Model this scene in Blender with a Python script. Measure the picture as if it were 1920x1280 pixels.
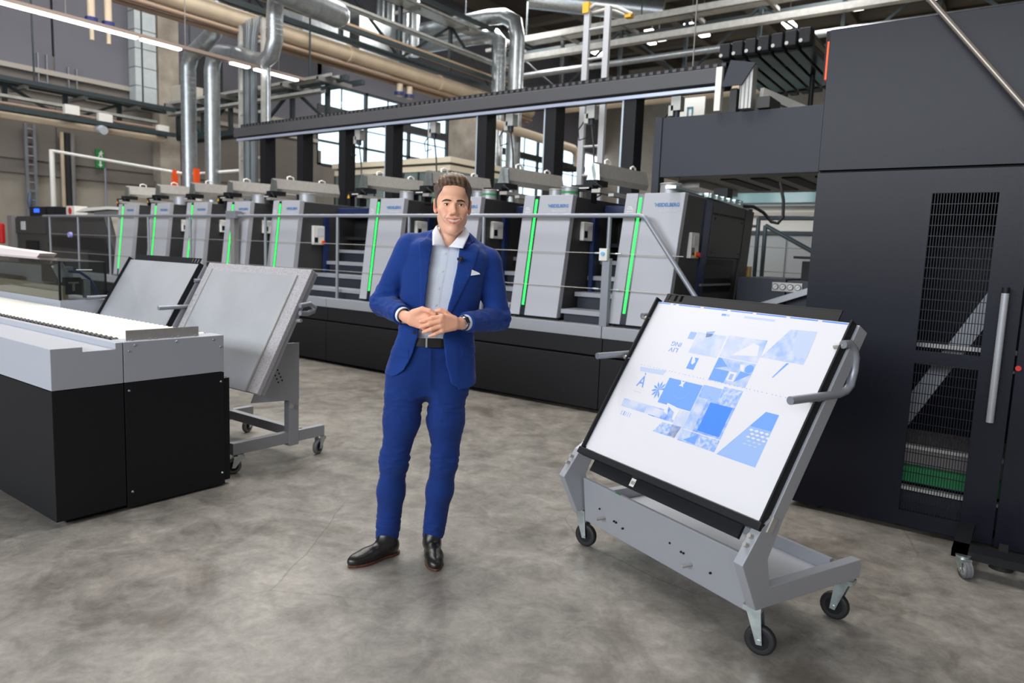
import bpy, math, random
import numpy as np
from mathutils import Matrix, Vector

random.seed(7)
SC = bpy.context.scene
for o in list(bpy.data.objects):
    bpy.data.objects.remove(o)
COL = SC.collection

# ------------------------------------------------------------------ camera
cam = bpy.data.cameras.new('camera')
camo = bpy.data.objects.new('camera', cam)
COL.objects.link(camo)
YAW, PITCH, ROLL = math.radians(-36.145), math.radians(6.959), math.radians(2.248)
cf = Vector((math.sin(YAW) * math.cos(PITCH), math.cos(YAW) * math.cos(PITCH), -math.sin(PITCH)))
r0 = Vector((math.cos(YAW), -math.sin(YAW), 0))
u0 = r0.cross(cf)
cr = r0 * math.cos(ROLL) + u0 * math.sin(ROLL)
cu = -r0 * math.sin(ROLL) + u0 * math.cos(ROLL)
camo.matrix_world = Matrix(((cr.x, cu.x, -cf.x, 0), (cr.y, cu.y, -cf.y, 0), (cr.z, cu.z, -cf.z, 1.5), (0, 0, 0, 1)))
cam.sensor_width = 36
cam.lens = 1334.0 / 1920 * 36
cam.clip_end = 200
cam.dof.use_dof = True
cam.dof.focus_distance = 3.4
cam.dof.aperture_fstop = 2.4
SC.camera = camo

# ------------------------------------------------------------------ world, lights, exposure
wd = bpy.data.worlds.new('world'); SC.world = wd
wd.use_nodes = True
bg = wd.node_tree.nodes['Background']
bg.inputs[0].default_value = (0.86, 0.93, 1.0, 1)
bg.inputs[1].default_value = 3.2
SC.view_settings.view_transform = 'Standard'
SC.view_settings.look = 'None'
SC.view_settings.gamma = 1
SC.view_settings.use_curve_mapping = False
SC.view_settings.exposure = -0.28

def area(name, loc, sx, sy, power, rot=(0, 0, 0), col=(1, 0.97, 0.93)):
    l = bpy.data.lights.new(name, 'AREA'); l.shape = 'RECTANGLE'
    l.size, l.size_y, l.energy, l.color = sx, sy, power, col
    o = bpy.data.objects.new(name, l); COL.objects.link(o)
    o.location = loc; o.rotation_euler = rot
    return o
# rows of fluorescent hall lamps under the roof
for x, y, p in ((-3.4, 4.2, 430), (-7.0, 5.0, 400), (1.6, 5.0, 120), (-10.5, 4.5, 400), (-15.0, 5.5, 400), (-5.0, 9.5, 320), (-11.0, 10.0, 360), (-17, 10, 380), (-14, 19, 1000), (-5, 19, 800), (-10, 29, 900)):
    area('hall_lamp', (x, y, 9.4), 1.2, 5.0, p)
# daylight through the high windows of the wall behind the photographer
area('window_daylight', (-5.6, -9.6, 5.2), 14.0, 3.6, 1900, (math.radians(90), 0, 0), (0.90, 0.95, 1.0))
area('window_daylight', (4.2, -9.6, 5.2), 5.0, 3.6, 300, (math.radians(90), 0, 0), (0.90, 0.95, 1.0))

# ------------------------------------------------------------------ materials
def lin(c):
    c = c / 255.0
    return c / 12.92 if c <= 0.04045 else ((c + 0.055) / 1.055) ** 2.4
def rgb(r, g, b):
    return (lin(r), lin(g), lin(b), 1)
MATS = {}
def mat(name, c, rough=0.5, metal=0.0, var=0.0, vs=4.0, bump=0.0, bs=60.0, spec=0.5, c2=None, coat=0.0, sheen=0.0):
    """procedural material: base colour, optional noise variation towards c2 and fine bump"""
    if name in MATS: return MATS[name]
    m = bpy.data.materials.new(name); m.use_nodes = True
    nt = m.node_tree; N = nt.nodes; b = N['Principled BSDF']
    b.inputs['Base Color'].default_value = rgb(*c)
    b.inputs['Roughness'].default_value = rough
    b.inputs['Metallic'].default_value = metal
    b.inputs['Specular IOR Level'].default_value = spec
    if coat: b.inputs['Coat Weight'].default_value = coat
    if sheen:
        b.inputs['Sheen Weight'].default_value = sheen
    tc = N.new('ShaderNodeTexCoord')
    if var > 0 or c2:
        n = N.new('ShaderNodeTexNoise'); n.inputs['Scale'].default_value = vs; n.inputs['Detail'].default_value = 6
        nt.links.new(tc.outputs['Object'], n.inputs['Vector'])
        r = N.new('ShaderNodeValToRGB')
        a = rgb(*c)
        e = rgb(*c2) if c2 else tuple(max(0, v * (1 - var)) for v in a[:3]) + (1,)
        r.color_ramp.elements[0].position = 0.35; r.color_ramp.elements[1].position = 0.65
        r.color_ramp.elements[0].color = e; r.color_ramp.elements[1].color = a
        nt.links.new(n.outputs['Fac'], r.inputs['Fac']); nt.links.new(r.outputs['Color'], b.inputs['Base Color'])
    if bump > 0:
        n = N.new('ShaderNodeTexNoise'); n.inputs['Scale'].default_value = bs; n.inputs['Detail'].default_value = 3
        nt.links.new(tc.outputs['Object'], n.inputs['Vector'])
        bp = N.new('ShaderNodeBump'); bp.inputs['Strength'].default_value = bump; bp.inputs['Distance'].default_value = 0.002
        nt.links.new(n.outputs['Fac'], bp.inputs['Height']); nt.links.new(bp.outputs['Normal'], b.inputs['Normal'])
    MATS[name] = m
    return m
def emis(name, c, s):
    m = bpy.data.materials.new(name); m.use_nodes = True
    b = m.node_tree.nodes['Principled BSDF']
    b.inputs['Base Color'].default_value = rgb(*c)
    b.inputs['Emission Color'].default_value = rgb(*c); b.inputs['Emission Strength'].default_value = s
    return m
def glass(name, c, alpha_mix, rough=0.03):
    m = bpy.data.materials.new(name); m.use_nodes = True
    nt = m.node_tree; N = nt.nodes
    for n in list(N):
        if n.type != 'OUTPUT_MATERIAL': N.remove(n)
    out = [n for n in N if n.type == 'OUTPUT_MATERIAL'][0]
    t = N.new('ShaderNodeBsdfTransparent'); t.inputs[0].default_value = rgb(*c)
    g = N.new('ShaderNodeBsdfGlossy'); g.inputs['Roughness'].default_value = rough
    mx = N.new('ShaderNodeMixShader'); lw = N.new('ShaderNodeLayerWeight'); lw.inputs[0].default_value = 0.5
    fr = N.new('ShaderNodeMath'); fr.operation = 'POWER'; fr.inputs[1].default_value = 5.0; nt.links.new(lw.outputs['Facing'], fr.inputs[0])
    md = N.new('ShaderNodeMath'); md.operation = 'ADD'; md.inputs[1].default_value = alpha_mix; md.use_clamp = True
    nt.links.new(fr.outputs[0], md.inputs[0]); nt.links.new(md.outputs[0], mx.inputs[0])
    nt.links.new(t.outputs[0], mx.inputs[1]); nt.links.new(g.outputs[0], mx.inputs[2]); nt.links.new(mx.outputs[0], out.inputs[0])
    return m

M_grey = mat('light_grey_paint', (172, 173, 180), 0.42, bump=0.08, bs=300)
M_midgrey = mat('mid_grey_paint', (128, 127, 126), 0.45, bump=0.08, bs=300)
M_body = mat('anthracite_paint', (62, 61, 62), 0.5, bump=0.15, bs=350, spec=0.35)
M_navy = mat('navy_paint', (26, 42, 82), 0.4)
M_black = mat('black_paint', (23, 24, 28), 0.5, bump=0.15, bs=350, spec=0.25)
M_plinth = mat('charcoal_paint', (26, 26, 30), 0.5, bump=0.15, bs=300, spec=0.35)
M_cab = mat('textured_black_blue_paint', (17, 19, 32), 0.34, bump=0.22, bs=260, spec=0.22)
M_encl = mat('dark_slate_paint', (40, 44, 55), 0.5, bump=0.3, bs=260, spec=0.4)
M_beam = mat('dark_grey_beam_paint', (72, 72, 76), 0.5, bump=0.1, bs=200)
M_silver = mat('silver_paint', (158, 160, 167), 0.42, 0.25, bump=0.08, bs=300)
M_rail = mat('rail_grey_paint', (140, 143, 152), 0.35, 0.3)
M_conv = mat('conveyor_grey_paint', (170, 173, 182), 0.5, bump=0.1, bs=300)
M_alu = mat('aluminium_sheet', (206, 209, 215), 0.36, 0.55, var=0.10, vs=3.0)
M_steel = mat('brushed_steel', (172, 169, 164), 0.4, 0.35, var=0.12, vs=20)
M_zinc = mat('zinc_plate', (190, 200, 200), 0.28, 0.9, var=0.2, vs=30)
M_rubber = mat('black_rubber', (28, 28, 30), 0.6)
M_greyrub = mat('grey_rubber', (105, 106, 110), 0.6)
M_duct = mat('galvanised_duct', (182, 188, 192), 0.36, 0.8, var=0.2, vs=9)
M_cream = mat('cream_pipe_paint', (208, 190, 165), 0.5, var=0.12, vs=3)
M_truss = mat('dark_green_grey_steel', (46, 58, 62), 0.55)
M_tray = mat('cable_tray_zinc', (186, 186, 182), 0.45, 0.3, var=0.2, vs=7)
M_white = mat('off_white_plastic', (225, 223, 218), 0.4)
M_green = emis('green_light', (40, 225, 85), 2.2)
M_strip = mat('dark_glass_strip', (28, 36, 44), 0.2)
M_lamp = emis('lamp_tube', (255, 255, 250), 9.0)
M_blue = mat('logo_blue', (28, 104, 168), 0.5)
M_logowhite = mat('logo_white', (228, 229, 232), 0.5)
M_palegrey = mat('pale_grey_print', (206, 207, 211), 0.5)
M_orange = mat('orange_plastic', (235, 84, 28), 0.45)
M_red = mat('red_plastic', (196, 28, 30), 0.4)
M_yellow = mat('yellow_plastic', (226, 170, 36), 0.5)
M_hole = mat('dark_void', (9, 9, 10), 0.9)

# ------------------------------------------------------------------ geometry helpers
class MB:
    def __init__(s): s.v = []; s.f = []; s.mi = []; s.m = 0; s.sm = []
    def add(s, vs, fs, smooth=False):
        o = len(s.v); s.v += [tuple(p) for p in vs]
        for f in fs:
            s.f.append(tuple(i + o for i in f)); s.mi.append(s.m); s.sm.append(smooth)
        return s
    def hexa(s, p):   # 8 points: bottom 4 ccw, top 4 ccw
        return s.add(p, [(3, 2, 1, 0), (4, 5, 6, 7), (0, 1, 5, 4), (1, 2, 6, 5), (2, 3, 7, 6), (3, 0, 4, 7)])
    def box(s, x0, x1, y0, y1, z0, z1):
        return s.hexa([(x0, y0, z0), (x1, y0, z0), (x1, y1, z0), (x0, y1, z0), (x0, y0, z1), (x1, y0, z1), (x1, y1, z1), (x0, y1, z1)])
    def obox(s, c, ax, ay, az):   # centre and three half-axis vectors
        c = Vector(c); ax = Vector(ax); ay = Vector(ay); az = Vector(az)
        return s.hexa([c + ax * i + ay * j + az * k for k in (-1, 1) for i, j in ((-1, -1), (1, -1), (1, 1), (-1, 1))])
    def bar(s, p, q, w, h, up=(0, 0, 1)):   # rectangular bar from p to q
        p = Vector(p); q = Vector(q); d = (q - p); L = d.length; d.normalize(); u = Vector(up)
        if abs(d.dot(u)) > 0.98: u = Vector((1, 0, 0))
        a = d.cross(u).normalized(); b = a.cross(d).normalized()
        return s.obox((p + q) / 2, d * L / 2, a * w / 2, b * h / 2)
    def cyl(s, p, q, r, n=12, r2=None, caps=True):
        p = Vector(p); q = Vector(q); d = (q - p).normalized(); r2 = r if r2 is None else r2
        u = Vector((0, 0, 1)) if abs(d.z) < 0.9 else Vector((1, 0, 0))
        a = d.cross(u).normalized(); b = d.cross(a).normalized()
        vs = []
        for c, rr in ((p, r), (q, r2)):
            for i in range(n):
                t = 2 * math.pi * i / n
                vs.append(c + a * (rr * math.cos(t)) + b * (rr * math.sin(t)))
        s.add(vs, [(i, (i + 1) % n, n + (i + 1) % n, n + i) for i in range(n)], True)
        if caps: s.add(vs, [tuple(range(n))[::-1], tuple(range(n, 2 * n))])
        return s
    def tube(s, pts, r, n=8, caps=True):
        P = [Vector(p) for p in pts]; rings = []; prev = None
        R = r if isinstance(r, (list, tuple)) else [r] * len(P)
        for i, p in enumerate(P):
            d = (P[min(i + 1, len(P) - 1)] - P[max(i - 1, 0)]).normalized()
            if prev is None:
                u = Vector((0, 0, 1)) if abs(d.z) < 0.9 else Vector((1, 0, 0))
                a = d.cross(u).normalized()
            else:
                a = (prev - d * prev.dot(d)).normalized()
            prev = a; b = d.cross(a)
            rings.append([p + a * (R[i] * math.cos(2 * math.pi * k / n)) + b * (R[i] * math.sin(2 * math.pi * k / n)) for k in range(n)])
        vs = [v for g in rings for v in g]
        fs = [(i * n + k, i * n + (k + 1) % n, (i + 1) * n + (k + 1) % n, (i + 1) * n + k) for i in range(len(P) - 1) for k in range(n)]
        s.add(vs, fs, True)
        if caps: s.add(vs, [tuple(range(n))[::-1], tuple(range(len(vs) - n, len(vs)))])
        return s
    def prism(s, poly, ext):   # polygon (3d points) extruded by a vector
        n = len(poly); e = Vector(ext)
        vs = [Vector(p) for p in poly] + [Vector(p) + e for p in poly]
        return s.add(vs, [tuple(range(n))[::-1], tuple(range(n, 2 * n))] + [(i, (i + 1) % n, n + (i + 1) % n, n + i) for i in range(n)])
    def sphere(s, c, r, nu=12, nv=8):
        c = Vector(c); rr = r if isinstance(r, (tuple, list)) else (r, r, r)
        vs = [c + Vector((0, 0, rr[2]))]
        for j in range(1, nv):
            t = math.pi * j / nv
            for i in range(nu):
                p = 2 * math.pi * i / nu
                vs.append(c + Vector((rr[0] * math.sin(t) * math.cos(p), rr[1] * math.sin(t) * math.sin(p), rr[2] * math.cos(t))))
        vs.append(c - Vector((0, 0, rr[2])))
        fs = [(0, 1 + i, 1 + (i + 1) % nu) for i in range(nu)]
        for j in range(nv - 2):
            for i in range(nu):
                fs.append((1 + j * nu + i, 1 + (j + 1) * nu + i, 1 + (j + 1) * nu + (i + 1) % nu, 1 + j * nu + (i + 1) % nu))
        L = len(vs) - 1; b = 1 + (nv - 2) * nu
        fs += [(L, b + (i + 1) % nu, b + i) for i in range(nu)]
        return s.add(vs, fs, True)
    def torus(s, c, ax, R, r, n=20, k=8):
        c = Vector(c); d = Vector(ax).normalized(); u = Vector((0, 0, 1)) if abs(d.z) < 0.9 else Vector((1, 0, 0))
        a = d.cross(u).normalized(); b = d.cross(a)
        vs = []
        for i in range(n):
            t = 2 * math.pi * i / n; e = a * math.cos(t) + b * math.sin(t)
            for j in range(k):
                q = 2 * math.pi * j / k
                vs.append(c + e * (R + r * math.cos(q)) + d * (r * math.sin(q)))
        return s.add(vs, [(i * k + j, ((i + 1) % n) * k + j, ((i + 1) % n) * k + (j + 1) % k, i * k + (j + 1) % k) for i in range(n) for j in range(k)], True)
    def build(s, name, m, parent=None, local=False, bevel=0.0):
        me = bpy.data.meshes.new(name)
        vs = s.v
        if parent is not None and not local:
            off, rz = OFF.get(parent.name, (Vector((0, 0, 0)), 0.0))
            cz, sz = math.cos(-rz), math.sin(-rz)
            w = []
            for v in vs:
                x, y, z = v[0] - off.x, v[1] - off.y, v[2] - off.z
                w.append((x * cz - y * sz, x * sz + y * cz, z))
            vs = w
        me.from_pydata(vs, [], s.f)
        for mm in (m if isinstance(m, (list, tuple)) else [m]): me.materials.append(mm)
        me.polygons.foreach_set('material_index', s.mi)
        me.polygons.foreach_set('use_smooth', s.sm)
        me.update()
        o = bpy.data.objects.new(name, me); COL.objects.link(o)
        if parent is not None:
            o.parent = parent
            OFF[o.name] = OFF.get(parent.name, (Vector((0, 0, 0)), 0.0))
        if bevel > 0:
            b = o.modifiers.new('bevel', 'BEVEL'); b.width = bevel; b.segments = 2; b.limit_method = 'ANGLE'
        return o
OFF = {}
def tag(o, label=None, cat=None, group=None, kind=None):
    if label: o['label'] = label
    if cat: o['category'] = cat
    if group: o['group'] = group
    if kind: o['kind'] = kind
    return o
def thing(name, label, cat, loc=(0, 0, 0), rz=0.0, group=None):
    o = bpy.data.objects.new(name, None); COL.objects.link(o)
    o.empty_display_size = 0.1
    o.location = loc; o.rotation_euler = (0, 0, rz)
    OFF[o.name] = (Vector(loc), rz)
    return tag(o, label, cat, group)
def kids(o): return [c for c in bpy.data.objects if c.parent == o]
def copy_tree(o, parent=None, tree=None):
    if tree is None:
        tree = {}
        for c in bpy.data.objects:
            if c.parent: tree.setdefault(c.parent.name, []).append(c)
    c = o.copy(); COL.objects.link(c)
    if parent is not None: c.parent = parent
    for k in tree.get(o.name, []): copy_tree(k, c, tree)
    return c
def struct(b, name, m, **k):
    o = b.build(name, m, **k); o['kind'] = 'structure'; return o
def B(): return MB()
def text_mesh(txt, size, bold=0.0, shear=0.0, spacing=1.0):
    """lettering as flat mesh data in the xy plane, origin at its left baseline"""
    cu_ = bpy.data.curves.new('lettering', 'FONT'); cu_.body = txt; cu_.size = size; cu_.offset = bold; cu_.shear = shear; cu_.space_character = spacing
    cu_.resolution_u = 3
    t = bpy.data.objects.new('lettering_tmp', cu_); COL.objects.link(t)
    dg = bpy.context.evaluated_depsgraph_get(); dg.update()
    me = bpy.data.meshes.new_from_object(t.evaluated_get(dg))
    bpy.data.objects.remove(t); bpy.data.curves.remove(cu_)
    return me
def text_obj(name, txt, size, m, parent, origin, xd, yd, bold=0.0, shear=0.0, width=None, lift=0.0, spacing=1.0):
    """origin, xd, yd in the parent's local space"""
    me = text_mesh(txt, size, bold, shear, spacing)
    X = Vector(xd).normalized(); Y = Vector(yd).normalized(); Z = X.cross(Y)
    sx = 1.0
    if width:
        w = max(v.co.x for v in me.vertices) - min(v.co.x for v in me.vertices); sx = width / w
    for v in me.vertices:
        v.co = Vector(origin) + X * (v.co.x * sx) + Y * v.co.y + Z * lift
    me.materials.clear(); me.materials.append(m)
    me.name = name
    o = bpy.data.objects.new(name, me); COL.objects.link(o); o.parent = parent
    return o

# ================================================================== THE HALL
# floor: polished, stained concrete
def floor_mat():
    m = bpy.data.materials.new('polished_concrete'); m.use_nodes = True
    nt = m.node_tree; N = nt.nodes; b = N['Principled BSDF']; lk = nt.links.new
    tc = N.new('ShaderNodeTexCoord')
    def noise(s, d, dist=0.0, rough=0.55):
        n = N.new('ShaderNodeTexNoise'); n.inputs['Scale'].default_value = s; n.inputs['Detail'].default_value = d
        n.inputs['Distortion'].default_value = dist; n.inputs['Roughness'].default_value = rough
        lk(tc.outputs['Object'], n.inputs['Vector']); return n
    def ramp(src, *el):
        r = N.new('ShaderNodeValToRGB'); e = r.color_ramp.elements
        while len(e) < len(el): e.new(0.5)
        for k, (p, c) in enumerate(el): e[k].position = p; e[k].color = c
        lk(src, r.inputs['Fac']); return r
    def mix(a, bb, f, mode='MIX', fac=None):
        x = N.new('ShaderNodeMix'); x.data_type = 'RGBA'; x.blend_type = mode
        x.inputs['Factor'].default_value = f
        if fac is not None: lk(fac, x.inputs['Factor'])
        lk(a, x.inputs['A']); lk(bb, x.inputs['B']); return x.outputs['Result']
    big = ramp(noise(0.9, 9, 0.25, 0.62).outputs['Fac'], (0.30, rgb(82, 78, 73)), (0.5, rgb(130, 126, 120)), (0.68, rgb(166, 161, 154)))
    med = ramp(noise(5.5, 11, 0.5, 0.72).outputs['Fac'], (0.34, rgb(76, 71, 66)), (0.52, rgb(134, 129, 123)), (0.7, rgb(172, 166, 158)))
    c = mix(big.outputs['Color'], med.outputs['Color'], 0.5)
    fine = ramp(noise(22, 8, 0.3, 0.7).outputs['Fac'], (0.3, (0.60, 0.58, 0.56, 1)), (0.62, (1.06, 1.06, 1.05, 1)))
    c = mix(c, fine.outputs['Color'], 0.55, 'MULTIPLY')
    # brown oily stains
    st = ramp(noise(1.5, 8, 0.8, 0.62).outputs['Fac'], (0.56, (0, 0, 0, 1)), (0.70, (1, 1, 1, 1)))
    stc = N.new('ShaderNodeRGB'); stc.outputs[0].default_value = rgb(78, 70, 60)
    ml = N.new('ShaderNodeMath'); ml.operation = 'MULTIPLY'; ml.inputs[1].default_value = 0.75; lk(st.outputs['Color'], ml.inputs[0])
    c = mix(c, stc.outputs[0], 0.5, 'MIX', ml.outputs[0])
    # hairline cracks
    mp = N.new('ShaderNodeMixRGB'); mp.inputs[0].default_value = 0.12
    nz = noise(1.3, 4); lk(tc.outputs['Object'], mp.inputs[1]); lk(nz.outputs['Color'], mp.inputs[2])
    vo = N.new('ShaderNodeTexVoronoi'); vo.feature = 'DISTANCE_TO_EDGE'; vo.inputs['Scale'].default_value = 0.9; lk(mp.outputs[0], vo.inputs['Vector'])
    cr_ = ramp(vo.outputs['Distance'], (0.0, (0.62, 0.60, 0.58, 1)), (0.004, (1, 1, 1, 1)))
    msk = ramp(noise(0.8, 2).outputs['Fac'], (0.5, (0, 0, 0, 1)), (0.6, (1, 1, 1, 1)))
    c = mix(c, cr_.outputs['Color'], 0.6, 'MULTIPLY', msk.outputs['Color'])
    lk(c, b.inputs['Base Color'])
    rr = ramp(noise(1.7, 6, 0.8).outputs['Fac'], (0.3, (0.30, 0.30, 0.30, 1)), (0.7, (0.50, 0.50, 0.50, 1)))
    lk(rr.outputs['Color'], b.inputs['Roughness'])
    bp = N.new('ShaderNodeBump'); bp.inputs['Strength'].default_value = 0.12; bp.inputs['Distance'].default_value = 0.004
    lk(noise(9, 6).outputs['Fac'], bp.inputs['Height']); lk(bp.outputs['Normal'], b.inputs['Normal'])
    return m
struct(B().box(-24, 9, -10, 37, -0.2, 0), 'floor', floor_mat())
M_conc = mat('beige_concrete', (170, 162, 150), 0.85, var=0.16, vs=1.5, bump=0.3, bs=30)
M_conc2 = mat('pale_concrete_column', (176, 168, 156), 0.85, c2=(140, 131, 120), vs=1.6, bump=0.3, bs=30)
M_wallup = mat('blue_grey_cladding', (112, 112, 122), 0.7, var=0.1, vs=0.7)
M_wallmid = mat('grey_brown_cladding', (120, 114, 108), 0.8, var=0.12, vs=1)
M_ceil = mat('dark_brown_roof', (62, 56, 50), 0.9, var=0.2, vs=1.5)
M_ceilbeam = mat('brown_roof_beam', (96, 88, 78), 0.85)
M_lightwall = mat('white_partition', (205, 204, 200), 0.6)
M_trim = mat('pale_sill', (172, 166, 158), 0.6)
M_dark = mat('dark_recess', (40, 40, 42), 0.8)

# left wall, with the long window band further back (y 16.6 .. 35)
X = -21.0
w = struct(B().box(X - 0.4, X, -10, 37, 0, 3.05), 'wall_left', M_conc)
def wp(name, m, y0, y1, z0, z1, x1=X, d=0.3): return B().box(x1 - d, x1, y0, y1, z0, z1).build(name, m, w)
wp('wall_panel', M_wallmid, -10, 37, 3.05, 4.45, X - 0.04)
for y0, y1 in ((-10, 16.6), (35, 37)): wp('wall_panel', M_wallmid, y0, y1, 4.45, 6.1, X - 0.02)
for k in range(-2, 6):
    y0 = k * 2.86 - 0.35
    wp('cladding_panel', M_wallup, y0 + 0.03, y0 + 2.83, 5.72, 11.9, X + 0.01, 0.1)
    wp('cladding_panel', M_wallmid, y0 + 0.02, y0 + 2.84, 3.42, 4.9, X, 0.08)
wp('wall_panel', M_wallup, 16.6, 37, 7.3, 12, X + 0.01)
wp('wall_backing', M_dark, -10, 16.6, 5.0, 12, X - 0.08)
t = struct(B().box(X, X + 0.10, -10, 16.6, 5.60, 5.72), 'trim_1', M_trim)
t = struct(B().box(X, X + 0.08, -10, 16.6, 5.14, 5.26), 'trim_2', M_trim)
struct(B().box(X, X + 0.12, -10, 16.6, 3.05, 3.2), 'trim_3', M_wallmid)
# windows
M_frame = mat('dark_window_frame', (44, 46, 50), 0.5)
M_pane = glass('window_glass', (235, 245, 248), 0.02)
ys = [16.6 + 2.3 * i for i in range(9)]
for i in range(8):
    wn = B()
    y0, y1 = ys[i], ys[i + 1]
    wn.box(X - 0.12, X, y0, y0 + 0.06, 4.4, 7.3).box(X - 0.12, X, y1 - 0.06, y1, 4.4, 7.3)
    for z in (4.4, 5.22, 7.22): wn.box(X - 0.12, X, y0, y1, z, z + 0.08)
    wn.box(X - 0.14, X + 0.04, y0, y1, 6.2, 6.5)
    f = struct(wn, 'window_%d' % (i + 1), M_frame)
    for k in range(2):
        ya = y0 + 0.06 + k * (y1 - y0 - 0.12) / 2; yb = ya + (y1 - y0 - 0.12) / 2 - 0.02
        for za, zb in ((4.48, 5.22), (5.30, 5.9), (5.92, 6.2), (6.5, 7.22)):
            B().box(X - 0.07, X - 0.06, ya, yb, za, zb).build('pane', M_pane, f)
        B().box(X - 0.1, X - 0.03, ya - 0.02, ya, 4.48, 7.22).box(X - 0.1, X - 0.03, ya, yb, 5.89, 5.93).build('glazing_bar', M_frame, f)
# far walls and roof
struct(B().box(-21.4, 9, 37, 37.3, 0, 12), 'wall_back', M_conc)
c_ = struct(B().box(-21.5, 9, -10, 37.3, 12.0, 12.2), 'ceiling', M_ceil)
for k in range(9):
    x = -20 + k * 3.15
    B().box(x, x + 0.35, -10, 37, 11.5, 12.0).build('roof_beam', M_ceilbeam, c_)
for k in range(6):
    y = 3 + k * 6
    B().box(-21, 8.6, y, y + 0.4, 11.7, 12.0).build('cross_beam', M_ceilbeam, c_)
# the walls on the camera's side, with high windows that let the daylight in
wf = B().box(-24, 9, -10.3, -10, 0, 3.4).box(-24, 9, -10.3, -10, 7.0, 12).box(-24, -12.6, -10.3, -10, 3.4, 7.0).box(1.4, 1.7, -10.3, -10, 3.4, 7.0).box(6.7, 9, -10.3, -10, 3.4, 7.0)
struct(wf, 'wall_front', M_conc)
struct(B().box(8.8, 9.1, -10, 37, 0, 12), 'wall_right', M_conc)
# concrete columns and the block-clad column on the left wall
def column(name, label, x0, x1, y0, y1, z1, m):
    o = B().box(x0, x1, y0, y1, 0, z1).build(name, m, bevel=0.02); o['kind'] = 'structure'; return o
column('trim_4', '', -17.4, -16.1, 19.5, 20.7, 6.4, M_conc2)
column('trim_5', '', -21, -20.55, 10.75, 11.35, 12, M_conc2)
M_block = mat('whitish_block', (196, 204, 208), 0.6, var=0.08, vs=6)
t6 = struct(B().box(-21.05, -20.65, 10.13, 10.70, 5.3, 11.9), 'trim_6', M_dark)
for k in range(13):
    B().box(-20.98, -20.6, 10.12, 10.71, 5.25 + k * 0.5, 5.735 + k * 0.5).build('duct_block', M_block, t6, bevel=0.01)
# low partition room with teal windows at the back right
wb = struct(B().box(-5.6, 8.5, 13, 13.2, 0, 3.25), 'wall_partition', M_lightwall)
B().box(-5.6, 8.5, 12.95, 13.0, 2.36, 2.42).build('wall_rail', M_trim, wb)
M_teal = mat('teal_window_glass', (76, 128, 130), 0.15)
for k in range(3):
    x0 = -4.68 + k * 2.2
    f = struct(B().box(x0, x0 + 2.0, 12.93, 12.98, 2.52, 3.2), 'window_%d' % (9 + k), mat('window_frame_grey', (150, 160, 160), 0.5))
    B().box(x0 + 0.06, x0 + 1.94, 12.9, 12.93, 2.58, 3.14).build('pane', M_teal, f)
# glazed office cabin under the windows
cab_m = mat('cream_fascia', (222, 212, 190), 0.6)
M_offglass = mat('office_glass', (86, 100, 98), 0.12, c2=(126, 142, 140), vs=0.5)
cb = thing('office_cabin', 'low glazed office cabin with a cream fascia under the bright hall windows', 'cabin', (-14.6, 14, 0))
B().box(-16.9, -12.4, 14, 17, 3.58, 3.72).box(-16.95, -12.35, 13.95, 17.05, 3.78, 3.92).build('roof_fascia', cab_m, cb)
B().box(-16.85, -12.45, 14.05, 16.9, 3.70, 3.8).build('roof_gap', mat('olive_trim', (92, 96, 78), 0.6), cb)
for k in range(8):
    x0 = -16.9 + k * 0.5625
    B().box(x0 + 0.03, x0 + 0.54, 14.02, 14.06, 0.06, 3.58).build('glass_panel', M_offglass, cb)
    B().box(x0 - 0.02, x0 + 0.03, 14.0, 14.1, 0, 3.58).build('mullion', M_frame, cb)
B().box(-16.9, -16.8, 14.1, 17, 0, 3.58).box(-12.5, -12.4, 14.1, 17, 0, 3.58).build('side_wall', M_offglass, cb)
b_ = B(); b_.box(-14.3, -13.5, 13.97, 14.0, 3.2, 3.27).box(-14.36, -14.28, 13.97, 14.0, 2.7, 3.27); b_.m = 1; b_.box(-13.5, -12.9, 13.97, 14.0, 3.24, 3.3).box(-12.97, -12.9, 13.97, 14.0, 2.8, 3.3)
b_.build('window_graphic', [mat('graphic_blue', (60, 130, 170), 0.5), mat('graphic_green', (80, 160, 110), 0.5)], cb)

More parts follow.
